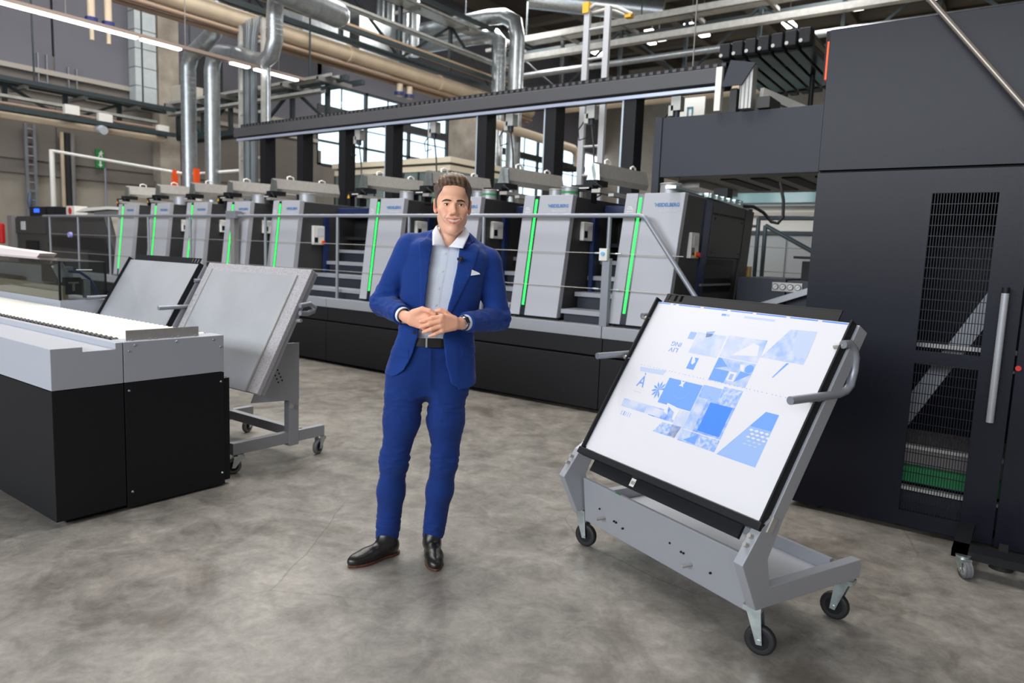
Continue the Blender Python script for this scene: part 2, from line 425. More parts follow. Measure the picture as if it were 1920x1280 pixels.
# ================================================================== OVERHEAD STEEL, TRAYS, DUCTS
def truss(name, label, p, ax, L, zt, zb, step=1.25, side=0.55):
    """lattice girder carrying two cable trays. p start point (x,y), ax 'x' or 'y'"""
    t = thing(name, label, 'truss', (p[0], p[1], zb))
    d = Vector((1, 0, 0)) if ax == 'x' else Vector((0, 1, 0)); s = Vector((0, 1, 0)) if ax == 'x' else Vector((1, 0, 0))
    P = lambda a, b, z: Vector((p[0], p[1], 0)) + d * a + s * b + Vector((0, 0, z))
    B().bar(P(0, 0.1, zt - 0.06), P(L, 0.1, zt - 0.06), 0.12, 0.12).build('top_chord', M_truss, t)
    B().bar(P(0, 0.1, zb), P(L, 0.1, zb), 0.12, 0.12).build('bottom_chord', M_truss, t)
    B().bar(P(0, side, zt - 0.06), P(L, side, zt - 0.06), 0.1, 0.1).bar(P(0, side, zb), P(L, side, zb), 0.1, 0.1).build('rear_chord', M_truss, t)
    n = int(L / step)
    for i in range(n + 1):
        a = i * step
        B().bar(P(a, 0.1, zb), P(a, 0.1, zt - 0.06), 0.09, 0.09, d).build('post', M_truss, t)
        if i < n:
            if i % 2: B().bar(P(a, 0.1, zb), P(a + step, 0.1, zt - 0.1), 0.06, 0.06, s).build('diagonal', M_truss, t)
            else: B().bar(P(a, 0.1, zt - 0.1), P(a + step, 0.1, zb), 0.06, 0.06, s).build('diagonal', M_truss, t)
        h = B().bar(P(a + 0.3, -0.42, zt - 0.14), P(a + 0.3, 0.5, zt - 0.14), 0.09, 0.09)
        h.build('bracket', M_midgrey, t)
        B().bar(P(a + 0.3, -0.425, zt - 0.14), P(a + 0.3, -0.41, zt - 0.14), 0.06, 0.06).build('bracket_end', M_hole, t)
        if i % 2 == 0:
            B().bar(P(a + 0.6, 0.12, zt), P(a + 0.6, 0.12, 12), 0.03, 0.03, d).build('hanger', M_truss, t)
    return t
def tray(t, ax, p, L, z, w=0.22):
    """perforated cable tray: a channel with a lip each side"""
    x, y = p; d = (L, 0) if ax == 'x' else (0, L)
    b = B()
    if ax == 'x':
        b.box(x, x + L, y, y + w, z, z + 0.012).box(x, x + L, y, y + 0.012, z, z + 0.075).box(x, x + L, y + w - 0.012, y + w, z, z + 0.075)
    else:
        b.box(x, x + w, y, y + L, z, z + 0.012).box(x, x + 0.012, y, y + L, z, z + 0.075).box(x + w - 0.012, x + w, y, y + L, z, z + 0.075)
    return b.build('cable_tray', M_tray, t)
# along the left wall
T1 = truss('lattice_truss', 'dark lattice truss with cable trays running along the left hall wall', (-19.3, -6), 'y', 16.2, 4.98, 4.28)
tray(T1, 'y', (-19.1, -6), 16.0, 4.90); tray(T1, 'y', (-18.95, -6), 15.8, 4.52, 0.1)
# across the hall behind the presses
T2 = truss('lattice_truss', 'dark lattice truss with cable trays behind the far left printing units', (-19.3, 10.5), 'x', 6.9, 5.2, 4.28)
tray(T2, 'x', (-19.1, 10.25), 6.6, 5.10); tray(T2, 'x', (-19.1, 10.2), 6.3, 4.80, 0.14)
# the same frame further back and higher: across the hall, and one arm coming forward
K = 1.8
def far(p): return (p[0] * K, p[1] * K, 1.5 + (p[2] - 1.5) * K)
def fz(z): return 1.5 + (z - 1.5) * K
T4 = truss('lattice_truss', 'long dark lattice truss with zinc cable trays high across the back, upper right', (-8.0 * K, 10.5 * K), 'x', 23.0, fz(5.2), fz(4.28), 2.0, 0.9)
tray(T4, 'x', (-8.0 * K, 10.25 * K), 23.0, fz(5.10), 0.4); tray(T4, 'x', (-8 * K, 10.2 * K), 23.0, fz(4.80), 0.25)
for z in (5.10, 4.80): B().box(-8 * K, 9, 10.2 * K - 0.03, 10.2 * K, fz(z) - 0.01, fz(z) + 0.15).build('tray_side', M_tray, T4)
B().cyl((-8 * K, 10.3 * K, fz(4.56)), (8.7, 10.3 * K, fz(4.56)), 0.09).build('conduit', M_duct, T4)
# towards the camera, hung left of centre
T3 = truss('lattice_truss', 'dark lattice truss with wide tray coming forward above the thick cream pipe', (-8.0 * K, -4), 'y', 10.5 * K + 4, fz(5.12), fz(4.32), 2.0, 0.9)
tray(T3, 'y', (-7.95 * K, -4), 10.3 * K + 4, fz(5.05), 0.5); tray(T3, 'y', (-7.72 * K, -4), 10.3 * K + 4, fz(4.62), 0.22)
# junction boxes and little equipment on the left truss
for i, (y, z, s_) in enumerate(((7.55, 4.47, 0.2), (8.3, 4.40, 0.2), (9.75, 4.36, 0.18))):
    o = B().box(-18.86, -18.72, y, y + s_ * 1.6, z - 0.1, z + 0.12).build('junction_box', M_white, None, bevel=0.01)
    tag(o, ['white junction box on left wall truss, leftmost of three', 'white junction box on left wall truss beside the round lamp', 'white junction box near the corner of the left wall truss'][i], 'junction box', 'junction boxes on the left truss')
o = B().cyl((-18.85, 8.35, 4.16), (-18.60, 8.35, 4.10), 0.1, 18).build('round_lamp', mat('pale_lamp_front', (190, 196, 205), 0.4)); tag(o, 'round pale lamp hanging under the left wall truss', 'lamp')
# cream pipes
def pipe(name, label, pts, r, m, cat='pipe', n=12, extra=None):
    t = thing(name, label, cat, pts[0])
    B().tube(pts, r, n).build('pipe_run', m, t)
    return t
t = pipe('cream_pipe', 'thick cream pipe running low along the left wall truss', [(-18.95, -6, 4.14), (-18.95, 10.0, 4.14)], 0.085, M_cream)
B().tube([(-18.9, -6, 4.40), (-18.9, 10.0, 4.40)], 0.035).build('thin_pipe', mat('brownish_pipe', (160, 138, 124), 0.5), t)
t = pipe('cream_pipe', 'thick cream pipe under the forward truss, from the top of picture', [far((-7.75, -2, 4.08)), far((-7.75, 10.9, 4.08))], 0.19, M_cream)
M_brownp = mat('brown_small_pipe', (150, 126, 106), 0.5)
B().tube([far((-7.72, -2, 3.93)), far((-7.72, 10.9, 3.93))], 0.05).tube([far((-7.82, -2, 3.90)), far((-7.82, 10.9, 3.90))], 0.05).tube([far((-7.9, -2, 3.97)), far((-7.9, 10.9, 3.97))], 0.06).build('small_pipe', M_brownp, t)
for y in (3.0, 6.6, 8.4): B().cyl(far((-7.75, y, 4.08)), far((-7.75, y + 0.05, 4.08)), 0.215, 14).build('pipe_clamp', M_cream, t)
M_tan = mat('tan_batten', (186, 160, 128), 0.6)
b = B().bar(far((-7.6, -2, 4.40)), far((-7.6, 10.6, 4.40)), 0.05, 0.07); tag(b.build('batten', M_tan), 'upper tan batten strip along the forward truss above the thick cream pipe', 'batten')
b = B().bar(far((-7.6, -2, 4.33)), far((-7.6, 10.6, 4.33)), 0.05, 0.05); tag(b.build('batten', M_tan), 'lower tan batten strip along the forward truss above the thick cream pipe', 'batten')
pipe('cream_pipe', 'cream pipe running on the high cross truss at the upper right', [far((-7.6, 11.0, 4.42)), (8.7, 11.0 * K, fz(4.42))], 0.16, M_cream)
pipe('cream_pipe', 'second, lower cream pipe on the high cross truss just above the gantry beam', [far((-7.6, 11.3, 4.18)), (8.7, 11.3 * K, fz(4.18))], 0.15, M_cream)
t = pipe('cream_pipe', 'cream pipe bending down into two drops before the right windows', [(-12.1, 15, 4.95), (-12.1, 19.4, 4.85), (-12.1, 19.7, 4.7), (-12.1, 19.75, 4.3)], 0.13, M_cream)
B().tube([(-12.4, 19.0, 4.8), (-12.4, 19.1, 4.3)], 0.1).build('drop_pipe', M_cream, t); B().box(-12.6, -11.95, 18.9, 19.9, 4.2, 4.3).build('valve', M_hole, t)
# valves with blue flanges on the cream pipe drops
for k, (x, y, z) in enumerate(((-13.6, 5.95, 5.22), (-13.95, 13.68, 5.55))):
    t = thing('valve_set', ['pair of blue flanged valves hanging from roof, top left of the picture', 'blue flanged valve pair under the cream pipe, above the gantry beam'][k], 'valve', (x, y, z), 0, 'blue flanged valves')
    for dx in (0, 0.28 if k == 0 else 0.36):
        B().cyl((x, y + dx, z - 0.05), (x, y + dx, z + (0.26 if k else 1.5)), 0.06 if k == 0 else 0.08).build('valve_pipe', M_cream, t)
        B().cyl((x, y + dx, z - 0.03), (x, y + dx, z + 0.05), 0.1 if k == 0 else 0.14).build('flange', mat('flange_blue', (34, 46, 104), 0.4), t)
        if k == 0: B().cyl((x, y + dx, z - 0.32), (x, y + dx, z - 0.04), 0.035).build('drop_pipe', M_cream, t)
# galvanised ducts with seams
def duct(name, label, pts, r, ring=0.11, m=M_duct, smooth=None):
    t = thing(name, label, 'duct', pts[0])
    B().tube(pts, r, 18).build('duct_run', m, t)
    P = [Vector(p) for p in pts]; sm = B()
    for a, c in zip(P[:-1], P[1:]):
        L = (c - a).length; n = int(L / ring)
        if L < 0.3: continue
        for i in range(1, n):
            q = a + (c - a) * (i / n); d = (c - a).normalized()
            sm.cyl(q - d * 0.006, q + d * 0.006, r + 0.006, 18, caps=False)
    o = sm.build('spiral_seam', m, t); o['kind'] = 'stuff'
    return t
def bend(p, q, r_, n=5):   # corner points p->corner->q handled by caller
    return p
d1 = duct('spiral_duct', 'left one of two tall spiral ducts before the left hall corner', [(-15.75, 8.9, 2.1), (-15.75, 8.9, 5.35), (-15.6, 8.9, 5.62), (-15.2, 8.9, 5.75), (-14.7, 8.9, 5.95), (-14.5, 8.9, 6.3), (-14.5, 8.9, 11.45)], 0.165)
d2 = duct('spiral_duct', 'right one of two tall spiral ducts, joining the fat elbow duct', [(-14.8, 8.9, 2.1), (-14.8, 8.9, 5.2), (-14.72, 8.9, 5.42), (-14.5, 8.9, 5.52), (-13.7, 8.9, 5.36), (-13.2, 8.9, 5.2), (-12.9, 8.9, 5.14), (-12.68, 8.9, 5.24), (-12.57, 8.9, 5.5), (-12.57, 8.9, 5.95), (-12.48, 8.85, 6.15), (-12.2, 8.7, 6.26), (-11.9, 8.55, 6.2), (-11.4, 8.4, 6.0)], 0.16, 0.08)
for x in (-15.95, -15.05):
    B().box(x - 0.12, x - 0.02, 8.65, 8.75, 2.75, 3.1).build('orange_handle', M_orange, d1 if x < -15.5 else d2)
    B().box(x - 0.06, x + 0.08, 8.66, 8.74, 2.35, 2.66).build('damper_box', M_white, d1 if x < -15.5 else d2, bevel=0.02)
d3 = duct('fat_duct', 'fat silver duct with a round end under the roof, top left of centre', [(-11.2, 6.8, 6.02), (-11.2, 9.3, 5.88)], 0.24, 0.5)
B().sphere((-11.2, 9.3, 5.88), 0.238, 18, 10).build('round_end', M_duct, d3)
d4 = duct('elbow_duct', 'tall silver elbow duct turning left above the gantry beam, nearer of two', [far(q) for q in [(-6.92, 9.3, 1.6), (-6.92, 9.3, 4.85), (-6.98, 9.3, 5.1), (-7.2, 9.3, 5.22), (-7.5, 9.3, 5.25), (-11.5, 9.3, 5.28)]], 0.215, 0.16)
d5 = duct('straight_duct', 'tall straight silver duct left of the elbow duct with an orange knob', [far(q) for q in [(-7.42, 9.5, 1.6), (-7.42, 9.5, 4.95), (-7.5, 9.5, 5.02), (-8, 9.5, 5.05), (-11, 9.5, 5.08)]], 0.2, 0.16)
for x, y, lb in ((-7.42, 9.5, 'left'), (-6.92, 9.3, 'right')):
    B().sphere(far((x - 0.03, y - 0.10, 2.84)), 0.08).build('orange_knob', M_orange, d5 if lb == 'left' else d4)
for k, x in enumerate((-9.7, -9.45, -9.1, -8.85)):
    o = duct('vertical_duct', ['first', 'second', 'third', 'fourth'][k] + ' thin vertical duct from the left behind the forward truss tray', [far((x, 9.0, 4.75)), far((x, 9.0, 7.0))], 0.15, 0.2)
t = duct('round_duct', 'pale round duct with closed end under the roof, top centre', [far((-8.3, 11.5, 6.35)), far((-6.0, 12.5, 6.0))], 0.36, 1.2)
# box ducts / roof equipment behind the forward truss
for k, (x0, x1, y0, y1, z0, z1) in enumerate(((-9.9, -9.2, 7.0, 7.9, 4.5, 5.3), (-9.9, -9.2, 8.1, 9.0, 4.5, 5.3), (-9.9, -9.2, 5.4, 6.0, 5.0, 5.6))):
    o = B().box(x0 * K, x1 * K, y0 * K, y1 * K, fz(z0), fz(z1)).build('sheet_metal_duct', M_duct, bevel=0.01); tag(o, ['square sheet metal duct box behind the forward truss, middle one', 'square sheet metal duct box behind forward truss, next to the cross truss', 'square sheet metal duct box behind forward truss, top left'][k], 'duct', 'sheet metal duct boxes')
# cable riser (vertical ladder rack with grey cables)
t = thing('cable_riser', 'vertical cable rack full of grey cables in front of the left spiral ducts', 'cable rack', (-13.9, 9.0, 0))
for x in (-13.87, -13.08): B().box(x - 0.03, x + 0.03, 8.95, 9.03, 0, 6.0).build('rack_rail', M_tray, t)
for k in range(12): B().box(-13.87, -13.08, 8.96, 9.0, 0.5 + k * 0.46, 0.55 + k * 0.46).build('rung', M_tray, t)
for k in range(7):
    x = -13.66 + k * 0.07
    B().tube([(x, 8.93, 0), (x, 8.93, 5.3), (x + 0.01, 8.95, 5.7), (x - 0.03 * (6 - k), 9.05, 6.1)], 0.021 if k % 2 else 0.027, 6).build('cable', mat('grey_cable', (112, 120, 126), 0.5) if k % 3 else mat('dark_cable', (70, 76, 80), 0.5), t)
o = B().cyl((-12.85, 8.95, 0), (-12.85, 8.95, 5.6), 0.045, 10).build('riser_pipe', M_duct); tag(o, 'single grey riser pipe right of the cable rack', 'pipe')
# ladder behind the gantry
def ladder(label, x0, x1, y, z0, z1, r=0.03, step=0.3, m=M_tray, lean=0.0, rail=0.05, axis='x'):
    t = thing('fixed_ladder', label, 'ladder', (x0, y, z0), 0, 'fixed ladders')
    for x in (x0, x1):
        if axis == 'x': B().box(x - rail, x + rail, y - 0.03, y + 0.03, z0, z1).build('ladder_rail', m, t)
        else: B().box(y - 0.03, y + 0.03, x - rail, x + rail, z0, z1).build('ladder_rail', m, t)
    for k in range(int((z1 - z0) / step)):
        z = z0 + 0.2 + k * step
        if axis == 'x': B().cyl((x0, y, z), (x1, y, z), r * 0.6, 6).build('rung', m, t)
        else: B().cyl((y, x0, z), (y, x1, z), r * 0.6, 6).build('rung', m, t)
    return t
M_lad = mat('ladder_grey', (182, 184, 188), 0.45, 0.2)
t = ladder('pale grey ladder with yellow top rising behind the gantry beam', -5.72, -5.38, 9.4, 0.0, 5.1, 0.035, 0.42, M_lad, rail=0.045)
b = B().tube([(-5.72, 9.4, 5.1), (-5.6, 9.4, 5.16), (-5.3, 9.5, 5.1), (-5.1, 9.6, 5.0)], 0.03, 6).tube([(-5.72, 9.5, 5.08), (-5.5, 9.6, 5.14), (-5.2, 9.7, 5.02)], 0.03, 6)
b.build('top_bracket', M_tray, t); B().box(-5.78, -5.68, 9.34, 9.44, 5.05, 5.2).build('yellow_cap', M_yellow, t); B().box(-5.2, -5.1, 9.56, 9.66, 4.96, 5.02).build('yellow_cap', M_yellow, t)
ladder('grey ladder fixed to the left hall wall, left of the exit sign', 7.47, 7.66, -20.85, 0.0, 4.3, 0.05, 0.22, M_rail, rail=0.035, axis='y')
ladder('thin grey ladder high on the left wall above truss', 7.85, 8.05, -20.95, 5.2, 6.1, 0.03, 0.3, M_rail, rail=0.015, axis='y')
ladder('short thin ladder stubs high on the left wall, right of the other', 8.55, 8.75, -20.95, 5.1, 5.9, 0.03, 2.0, M_rail, rail=0.015, axis='y')
# pipes at the wall ladder, and the white post with a long strut
t = thing('wall_pipes', 'bundle of brown and dark pipes on the left wall beside the white post', 'pipes', (-20.8, 8.35, 0))
for k, (y, r, m) in enumerate(((8.30, 0.05, M_cream), (8.42, 0.07, M_dark), (8.55, 0.06, M_midgrey))): B().cyl((-20.85, y, 0), (-20.85, y, 4.2), r, 8).build('pipe_run', m, t)
t = thing('white_post', 'white post with a long thin horizontal strut before the left wall', 'post', (-18.0, 6.95, 0))
B().cyl((-18, 6.95, 0), (-18, 6.95, 3.42), 0.055, 8).build('upright', M_white, t); B().tube([(-18, 6.95, 3.40), (-15.8, 8.9, 3.02), (-13.9, 9.0, 3.05)], 0.035, 6).build('strut', M_white, t)
# exit sign, two stacked green panels on the wall
t = thing('exit_sign', 'green and white emergency exit sign of two stacked panels on left wall', 'sign', (-20.9, 9.27, 3.4))
M_exit = mat('sign_green', (28, 132, 66), 0.5)
B().box(-20.96, -20.92, 9.16, 9.38, 3.66, 3.90).build('sign_panel', M_exit, t); B().box(-20.96, -20.92, 9.16, 9.38, 3.40, 3.63).build('sign_panel', M_exit, t)
b = B().sphere((-20.915, 9.30, 3.85), (0.004, 0.02, 0.02), 8, 6)
b.prism([(-20.918, 9.21, 3.69), (-20.918, 9.235, 3.69), (-20.918, 9.29, 3.76), (-20.918, 9.31, 3.69), (-20.918, 9.335, 3.70), (-20.918, 9.31, 3.78), (-20.918, 9.35, 3.80), (-20.918, 9.34, 3.82), (-20.918, 9.27, 3.83), (-20.918, 9.22, 3.79), (-20.918, 9.235, 3.78), (-20.918, 9.265, 3.80)], (0.006, 0, 0))
b.prism([(-20.918, 9.27, 3.43), (-20.918, 9.33, 3.50), (-20.918, 9.29, 3.50), (-20.918, 9.29, 3.60), (-20.918, 9.25, 3.60), (-20.918, 9.25, 3.50), (-20.918, 9.21, 3.50)], (0.006, 0, 0))
b.build('sign_symbol', M_white, t)
# grey post by the sign
o = B().cyl((-20.8, 9.34, 0), (-20.8, 9.34, 3.4), 0.03, 8).build('sign_pole', M_rail); tag(o, 'thin pale pole under the green exit sign', 'pole')
# boxes under the roof near the corner
o = B().box(-20.6, -19.9, 11.1, 11.7, 5.4, 5.9).build('air_unit', mat('cream_box', (200, 196, 182), 0.6), bevel=0.02); tag(o, 'cream air unit box on the corner column above the truss', 'air unit')
o = B().box(-20.3, -20.2, 11.55, 12.5, 5.6, 6.9).build('dark_shutter', M_dark); tag(o, 'dark shuttered opening above the cream air unit', 'shutter')
# hanging light strips
def strip(label, p, L, segs, w=0.07, zr=0.06):
    t = thing('light_strip', label, 'light', p, 0, 'hanging light strips')
    B().box(p[0] - w, p[0] + w, p[1], p[1] + L, p[2] + 0.03, p[2] + 0.09).build('light_rail', mat('rail_brown_grey', (150, 132, 122), 0.5), t)
    for a, c in segs: B().box(p[0] - w * 0.8, p[0] + w * 0.8, p[1] + a, p[1] + c, p[2], p[2] + 0.035).build('light_tube', M_lamp, t)
    for k in range(int(L / 2) + 1): B().cyl((p[0], p[1] + 0.3 + 2 * k, p[2] + 0.09), (p[0], p[1] + 0.3 + 2 * k, 12), 0.008, 5).build('hanger_wire', M_midgrey, t)
strip('long hanging light strip at the upper left, in front of the left wall', (-13.0, -3.0, 4.95), 12.9, [(-0.0, 1.45), (1.5, 2.95), (3, 4.4), (4.45, 5.9), (5.95, 7.35), (7.36, 8.0), (8.02, 8.68), (8.70, 9.42), (9.5, 10.2), (11.22, 11.6), (11.75, 12.1), (12.12, 12.75)])
strip('bright roof light strip at the top right of centre', (-14.57, 15.0, 11.36), 12.5, [(0, 4.1), (4.15, 8.3), (8.35, 12.45)], 0.22)
# small far lamps seen through the cross truss
for k, (x, y, z) in enumerate(((-6.17, 14, 6.2), (-7.04, 14, 6.2), (-6.88, 14, 6.08), (-5.93, 14, 6.03), (-4.23, 14, 5.95), (-9.06, 18, 7.3), (-5.43, 18, 7.2), (-3.3, 15, 6.4), (-2.2, 16, 6.7), (-4.1, 17, 7.1), (-8.3, 14, 5.95), (-10.6, 17, 5.6), (-12.6, 17, 5.7))):
    q = 1.65; x, y, z = x * q, y * q, 1.5 + (z - 1.5) * q
    o = B().box(x - 0.15, x + 0.15, y, y + 0.6, z, z + 0.07).build('far_lamp', M_lamp)
    B().cyl((x, y + 0.3, z + 0.07), (x, y + 0.3, 12), 0.012, 5).build('hanger_wire', M_midgrey, o)
    tag(o, 'small bright lamp glimpsed far back through the cross truss', 'lamp', 'far lamps behind the cross truss')
# white hanging sign board behind the enclosure (only the tail of a letter shows)
t = thing('white_board', 'white hanging board with part of a teal letter above the dark enclosure', 'board', (-4.3, 10, 3.5))
B().box(-4.54, -4.07, 10, 10.03, 3.30, 3.84).build('board_panel', M_white, t)
b = B().box(-4.33, -4.31, 9.99, 10.0, 3.55, 3.70).box(-4.33, -4.24, 9.99, 10.0, 3.685, 3.71).box(-4.26, -4.24, 9.99, 10.0, 3.55, 3.69)
B().cyl((-4.3, 10.02, 3.84), (-4.3, 10.02, 12), 0.01, 5).build('hanger_wire', M_midgrey, t)
b.build('board_letter', mat('letter_teal', (60, 120, 140), 0.5), t)

# ================================================================== THE PRESS LINE
SH = 0.07      # the covers lean: foot further left and nearer than the head
ZB, ZT = 0.88, 2.115
def shx(z): return -SH * (ZT - z) / (ZT - ZB)
def shy(z): return -0.10 * (ZT - z) / (ZT - ZB)
def slab(b, x0, u0, u1, ya, yb, z0, z1, lean=True):
    """leaning slab in the press-cover frame; ya, yb depth behind the cover face"""
    p = []
    for z in (z0, z1):
        for u, y in ((u0, ya), (u1, ya), (u1, yb), (u0, yb)):
            p.append((x0 + u + shx(z), 6.15 + y + (shy(z) if lean else 0), z))
    return b.hexa(p)
UN = [-3.217, -4.397, -5.57, -6.746, -8.717, -9.857, -10.97, -12.093, -13.221]
LAB = ['grey printing unit with green light bar nearest the tall black cabinet, rightmost of the row',
       'grey printing unit with green light bar, second from the right, right of the man',
       'grey printing unit with green light bar, partly hidden directly behind the man',
       'grey printing unit with green light bar beside the left shoulder and elbow of the man',
       'grey printing unit with white control box, fifth from the right, left of the wide steps',
       'grey printing unit with green light bar behind the square rail post, fourth from left end',
       'grey printing unit with green light bar crossed by thin rail post, third from left',
       'grey printing unit with green light bar, second from the far left end of the row',
       'grey printing unit with green light bar at the far left end, next to the feeder']
GRP = 'printing units in the press line'
def unit_core(x0):
    t = thing('printing_unit', LAB[0], 'printing unit', (x0, 6.05, 0.86), 0, GRP)
    for name, u0, u1 in (('front_cover', 0.0, 0.125), ('front_cover', 0.19, 0.59)):
        slab(B(), x0, u0, u1, 0, 0.075, ZB, ZT).build(name, M_grey, t, bevel=0.004)
    slab(B(), x0, 0.125, 0.19, 0.008, 0.07, ZB, ZT - 0.004).build('light_channel', M_strip, t)
    slab(B(), x0, 0.14, 0.166, 0.002, 0.03, 0.985, 2.075).build('light_bar', M_green, t, bevel=0.003)
    slab(B(), x0, 0.005, 0.588, 0.075, 1.9, ZB, ZT - 0.012).build('housing', M_body, t, bevel=0.006)
    B().box(x0 - 0.05, x0 + 0.5, 6.12, 8.0, 0.852, 0.885).build('foot_plate', M_black, t)
    # lettering
    loc = lambda u, z: Vector((u + shx(z), 0.10 + shy(z) - 0.0015, z - 0.86))
    xd = Vector((1, 0, 0)); yd = Vector((SH, 0.10, ZT - ZB))
    text_obj('logo_lettering', 'HEIDELBERG', 0.046, M_blue, t, loc(0.315, 1.99), xd, yd, bold=0.0016, width=0.235)
    text_obj('model_lettering', 'Speedmaster', 0.034, M_palegrey, t, loc(0.36, 1.945), xd, yd, shear=0.25, width=0.175)
    text_obj('climate_lettering', 'CO\u2082', 0.042, M_logowhite, t, loc(0.032, 1.965), xd, yd, bold=0.001, width=0.058)
    text_obj('climate_lettering', 'neutral', 0.019, M_logowhite, t, loc(0.028, 1.94), xd, yd, bold=0.0005, width=0.066)
    # green first corner of the logo
    slab(B(), x0, 0.300, 0.312, -0.0012, 0.0, 2.012, 2.024).build('logo_accent', mat('logo_green', (60, 190, 90), 0.5), t)
    # raised ink guard above the gap on the left, with two handles
    g = B().obox((x0 - 0.62, 7.2, 2.40), (0.012, 0, 0.03), (0, 0.62, 0.012), (-0.02, 0, 0.075)).build('ink_guard', M_steel, t)
    for y in (6.85, 7.45):
        B().tube([(x0 - 0.64, y, 2.46), (x0 - 0.645, y, 2.535), (x0 - 0.645, y + 0.05, 2.55), (x0 - 0.645, y + 0.11, 2.535), (x0 - 0.64, y + 0.11, 2.46)], 0.012, 6).build('handle', M_white, g)
    B().prism([(x0 - 0.66, 6.58, 2.49), (x0 - 0.56, 6.58, 2.46), (x0 - 0.54, 6.58, 2.24), (x0 - 0.72, 6.58, 2.24)], (0, 0.02, 0)).build('end_plate', M_zinc, t)
    # scanner arm on two stands with a warning sign
    x = x0 - 0.68
    b = B().box(x - 0.16, x + 0.1, 6.5, 6.62, 2.19, 2.25).box(x - 0.15, x - 0.10, 6.5, 6.58, 2.06, 2.2).box(x + 0.03, x + 0.09, 6.5, 6.62, 2.06, 2.22).box(x - 0.02, x + 0.14, 6.52, 6.75, 2.24, 2.30)
    b.tube([(x + 0.12, 6.5, 2.27), (x + 0.22, 6.48, 2.22), (x + 0.2, 6.5, 2.14), (x + 0.12, 6.55, 2.12)], 0.008, 6)
    a = b.build('scanner_arm', M_black, t)
    B().prism([(x - 0.155, 6.497, 2.165), (x - 0.105, 6.497, 2.165), (x - 0.13, 6.497, 2.215)], (0, 0.004, 0)).build('warning_sign', M_yellow, a)
    B().box(x - 0.06, x + 0.06, 6.494, 6.5, 2.21, 2.222).build('arm_print', M_white, a)
    B().obox((x + 0.20, 7.1, 2.165), (0.05, 0, 0), (0, 0.7, -0.01), (0, 0, 0.018)).build('cover_bar', M_steel, t)
    B().obox((x + 0.32, 7.1, 2.13), (0.03, 0, 0), (0, 0.6, -0.01), (0, 0, 0.014)).build('cover_bar', M_tray, t)
    return t
U0 = unit_core(UN[0])
units = [U0]
tree = {}
for c in bpy.data.objects:
    if c.parent: tree.setdefault(c.parent.name, []).append(c)
for i, x in enumerate(UN[1:], 1):
    c = copy_tree(U0, None, tree); c.location = (x, 6.05, 0.86); c['label'] = LAB[i]; units.append(c)
    OFF[c.name] = (Vector((x, 6.05, 0.86)), 0.0)
# what fills the gap to the right of each unit: navy cover, dark interior
M_inner = mat('dark_press_interior', (20, 20, 23), 0.7)
for i, (t, x) in enumerate(zip(units, UN)):
    if i == 0: continue
    x1 = UN[i - 1] - 0.02; a = x + 0.6
    B().box(a, x1, 6.78, 7.95, 1.93, 2.055).build('navy_cover', M_navy, t, bevel=0.008)
    b = B().box(a, x1, 7.1, 7.9, 0.87, 1.93).box(a, x1, 6.9, 7.1, 1.62, 1.66)
    b.build('interior', M_inner, t)
    B().cyl((a, 6.95, 1.4), (x1, 6.95, 1.4), 0.02, 8).build('cross_bar', M_steel, t)
    B().box(x + 0.575, x + 0.62, 6.55, 6.62, 0.9, 1.93).build('corner_post', M_navy, t)
# control boxes on the right sides
def control(t, x, y0, y1, z0, z1, stop=True):
    c = B().box(x, x + 0.045, y0, y1, z0, z1).build('control_box', M_white, t, bevel=0.008)
    B().box(x + 0.045, x + 0.048, y0 + 0.06, y1 - 0.03, z0 + 0.12, z1 - 0.03).build('key_panel', M_palegrey, c)
    B().box(x + 0.02, x + 0.049, y0 + 0.02, y0 + 0.08, z0 + 0.03, z0 + 0.1).build('key_slot', M_strip, c)
    if not stop: return
    B().cyl((x + 0.045, y1 - 0.06, z0 + 0.035), (x + 0.085, y1 - 0.06, z0 + 0.035), 0.022, 12).build('stop_button', M_red, c)
    B().cyl((x + 0.045, y1 - 0.06, z0 + 0.035), (x + 0.055, y1 - 0.06, z0 + 0.035), 0.032, 12).build('button_collar', M_yellow, c)
for i in range(9):
    if i == 4: control(units[i], UN[i] + 0.56, 6.36, 6.58, 1.53, 1.79)
    else: control(units[i], UN[i] + (0.55 if i == 0 else 0.565), 6.35, 6.54, 1.53 if i == 0 else 1.67, 1.77 if i == 0 else 1.86, i == 0)
# open side of the last unit (right): door, grille, pull bar
t = units[0]; x = UN[0] + 0.588
def side(b, y0, y1, z0, z1, d0, d1):
    return slab(b, x, d0, d1, y0 - 6.15, y1 - 6.15, z0, z1, False)
side(B(), 6.66, 6.82, 0.9, 2.09, -0.01, 0.012).build('navy_pillar', M_navy, t)
side(B(), 6.84, 7.75, 1.98, 2.085, -0.01, 0.02).build('upper_door', M_body, t, bevel=0.004)
side(B(), 6.84, 7.75, 1.55, 1.965, -0.01, 0.02).build('side_door', M_body, t, bevel=0.006)
for y, z in ((6.9, 1.93), (7.68, 1.93), (6.9, 1.6), (7.68, 1.6)): B().cyl((x - 0.0, y, z), (x + 0.026 + shx(z), y, z), 0.011, 8).build('door_bolt', M_black, t)
side(B(), 6.70, 7.62, 1.2, 1.53, -0.01, 0.006).build('grille_frame', M_black, t)
b = B()
for k in range(28): side(b, 6.78 + k * 0.029, 6.79 + k * 0.029, 1.34, 1.47, 0.006, 0.012)
o = b.build('grille_bars', M_body, t); o['kind'] = 'stuff'
side(B(), 6.72, 7.55, 1.265, 1.285, 0.006, 0.03).build('pull_bar', M_midgrey, t)
side(B(), 6.70, 7.62, 0.9, 1.18, -0.01, 0.01).build('lower_panel', M_body, t)
B().box(x - 0.1, x + 0.05, 6.85, 6.92, 1.08, 1.13).build('latch', M_black, t)
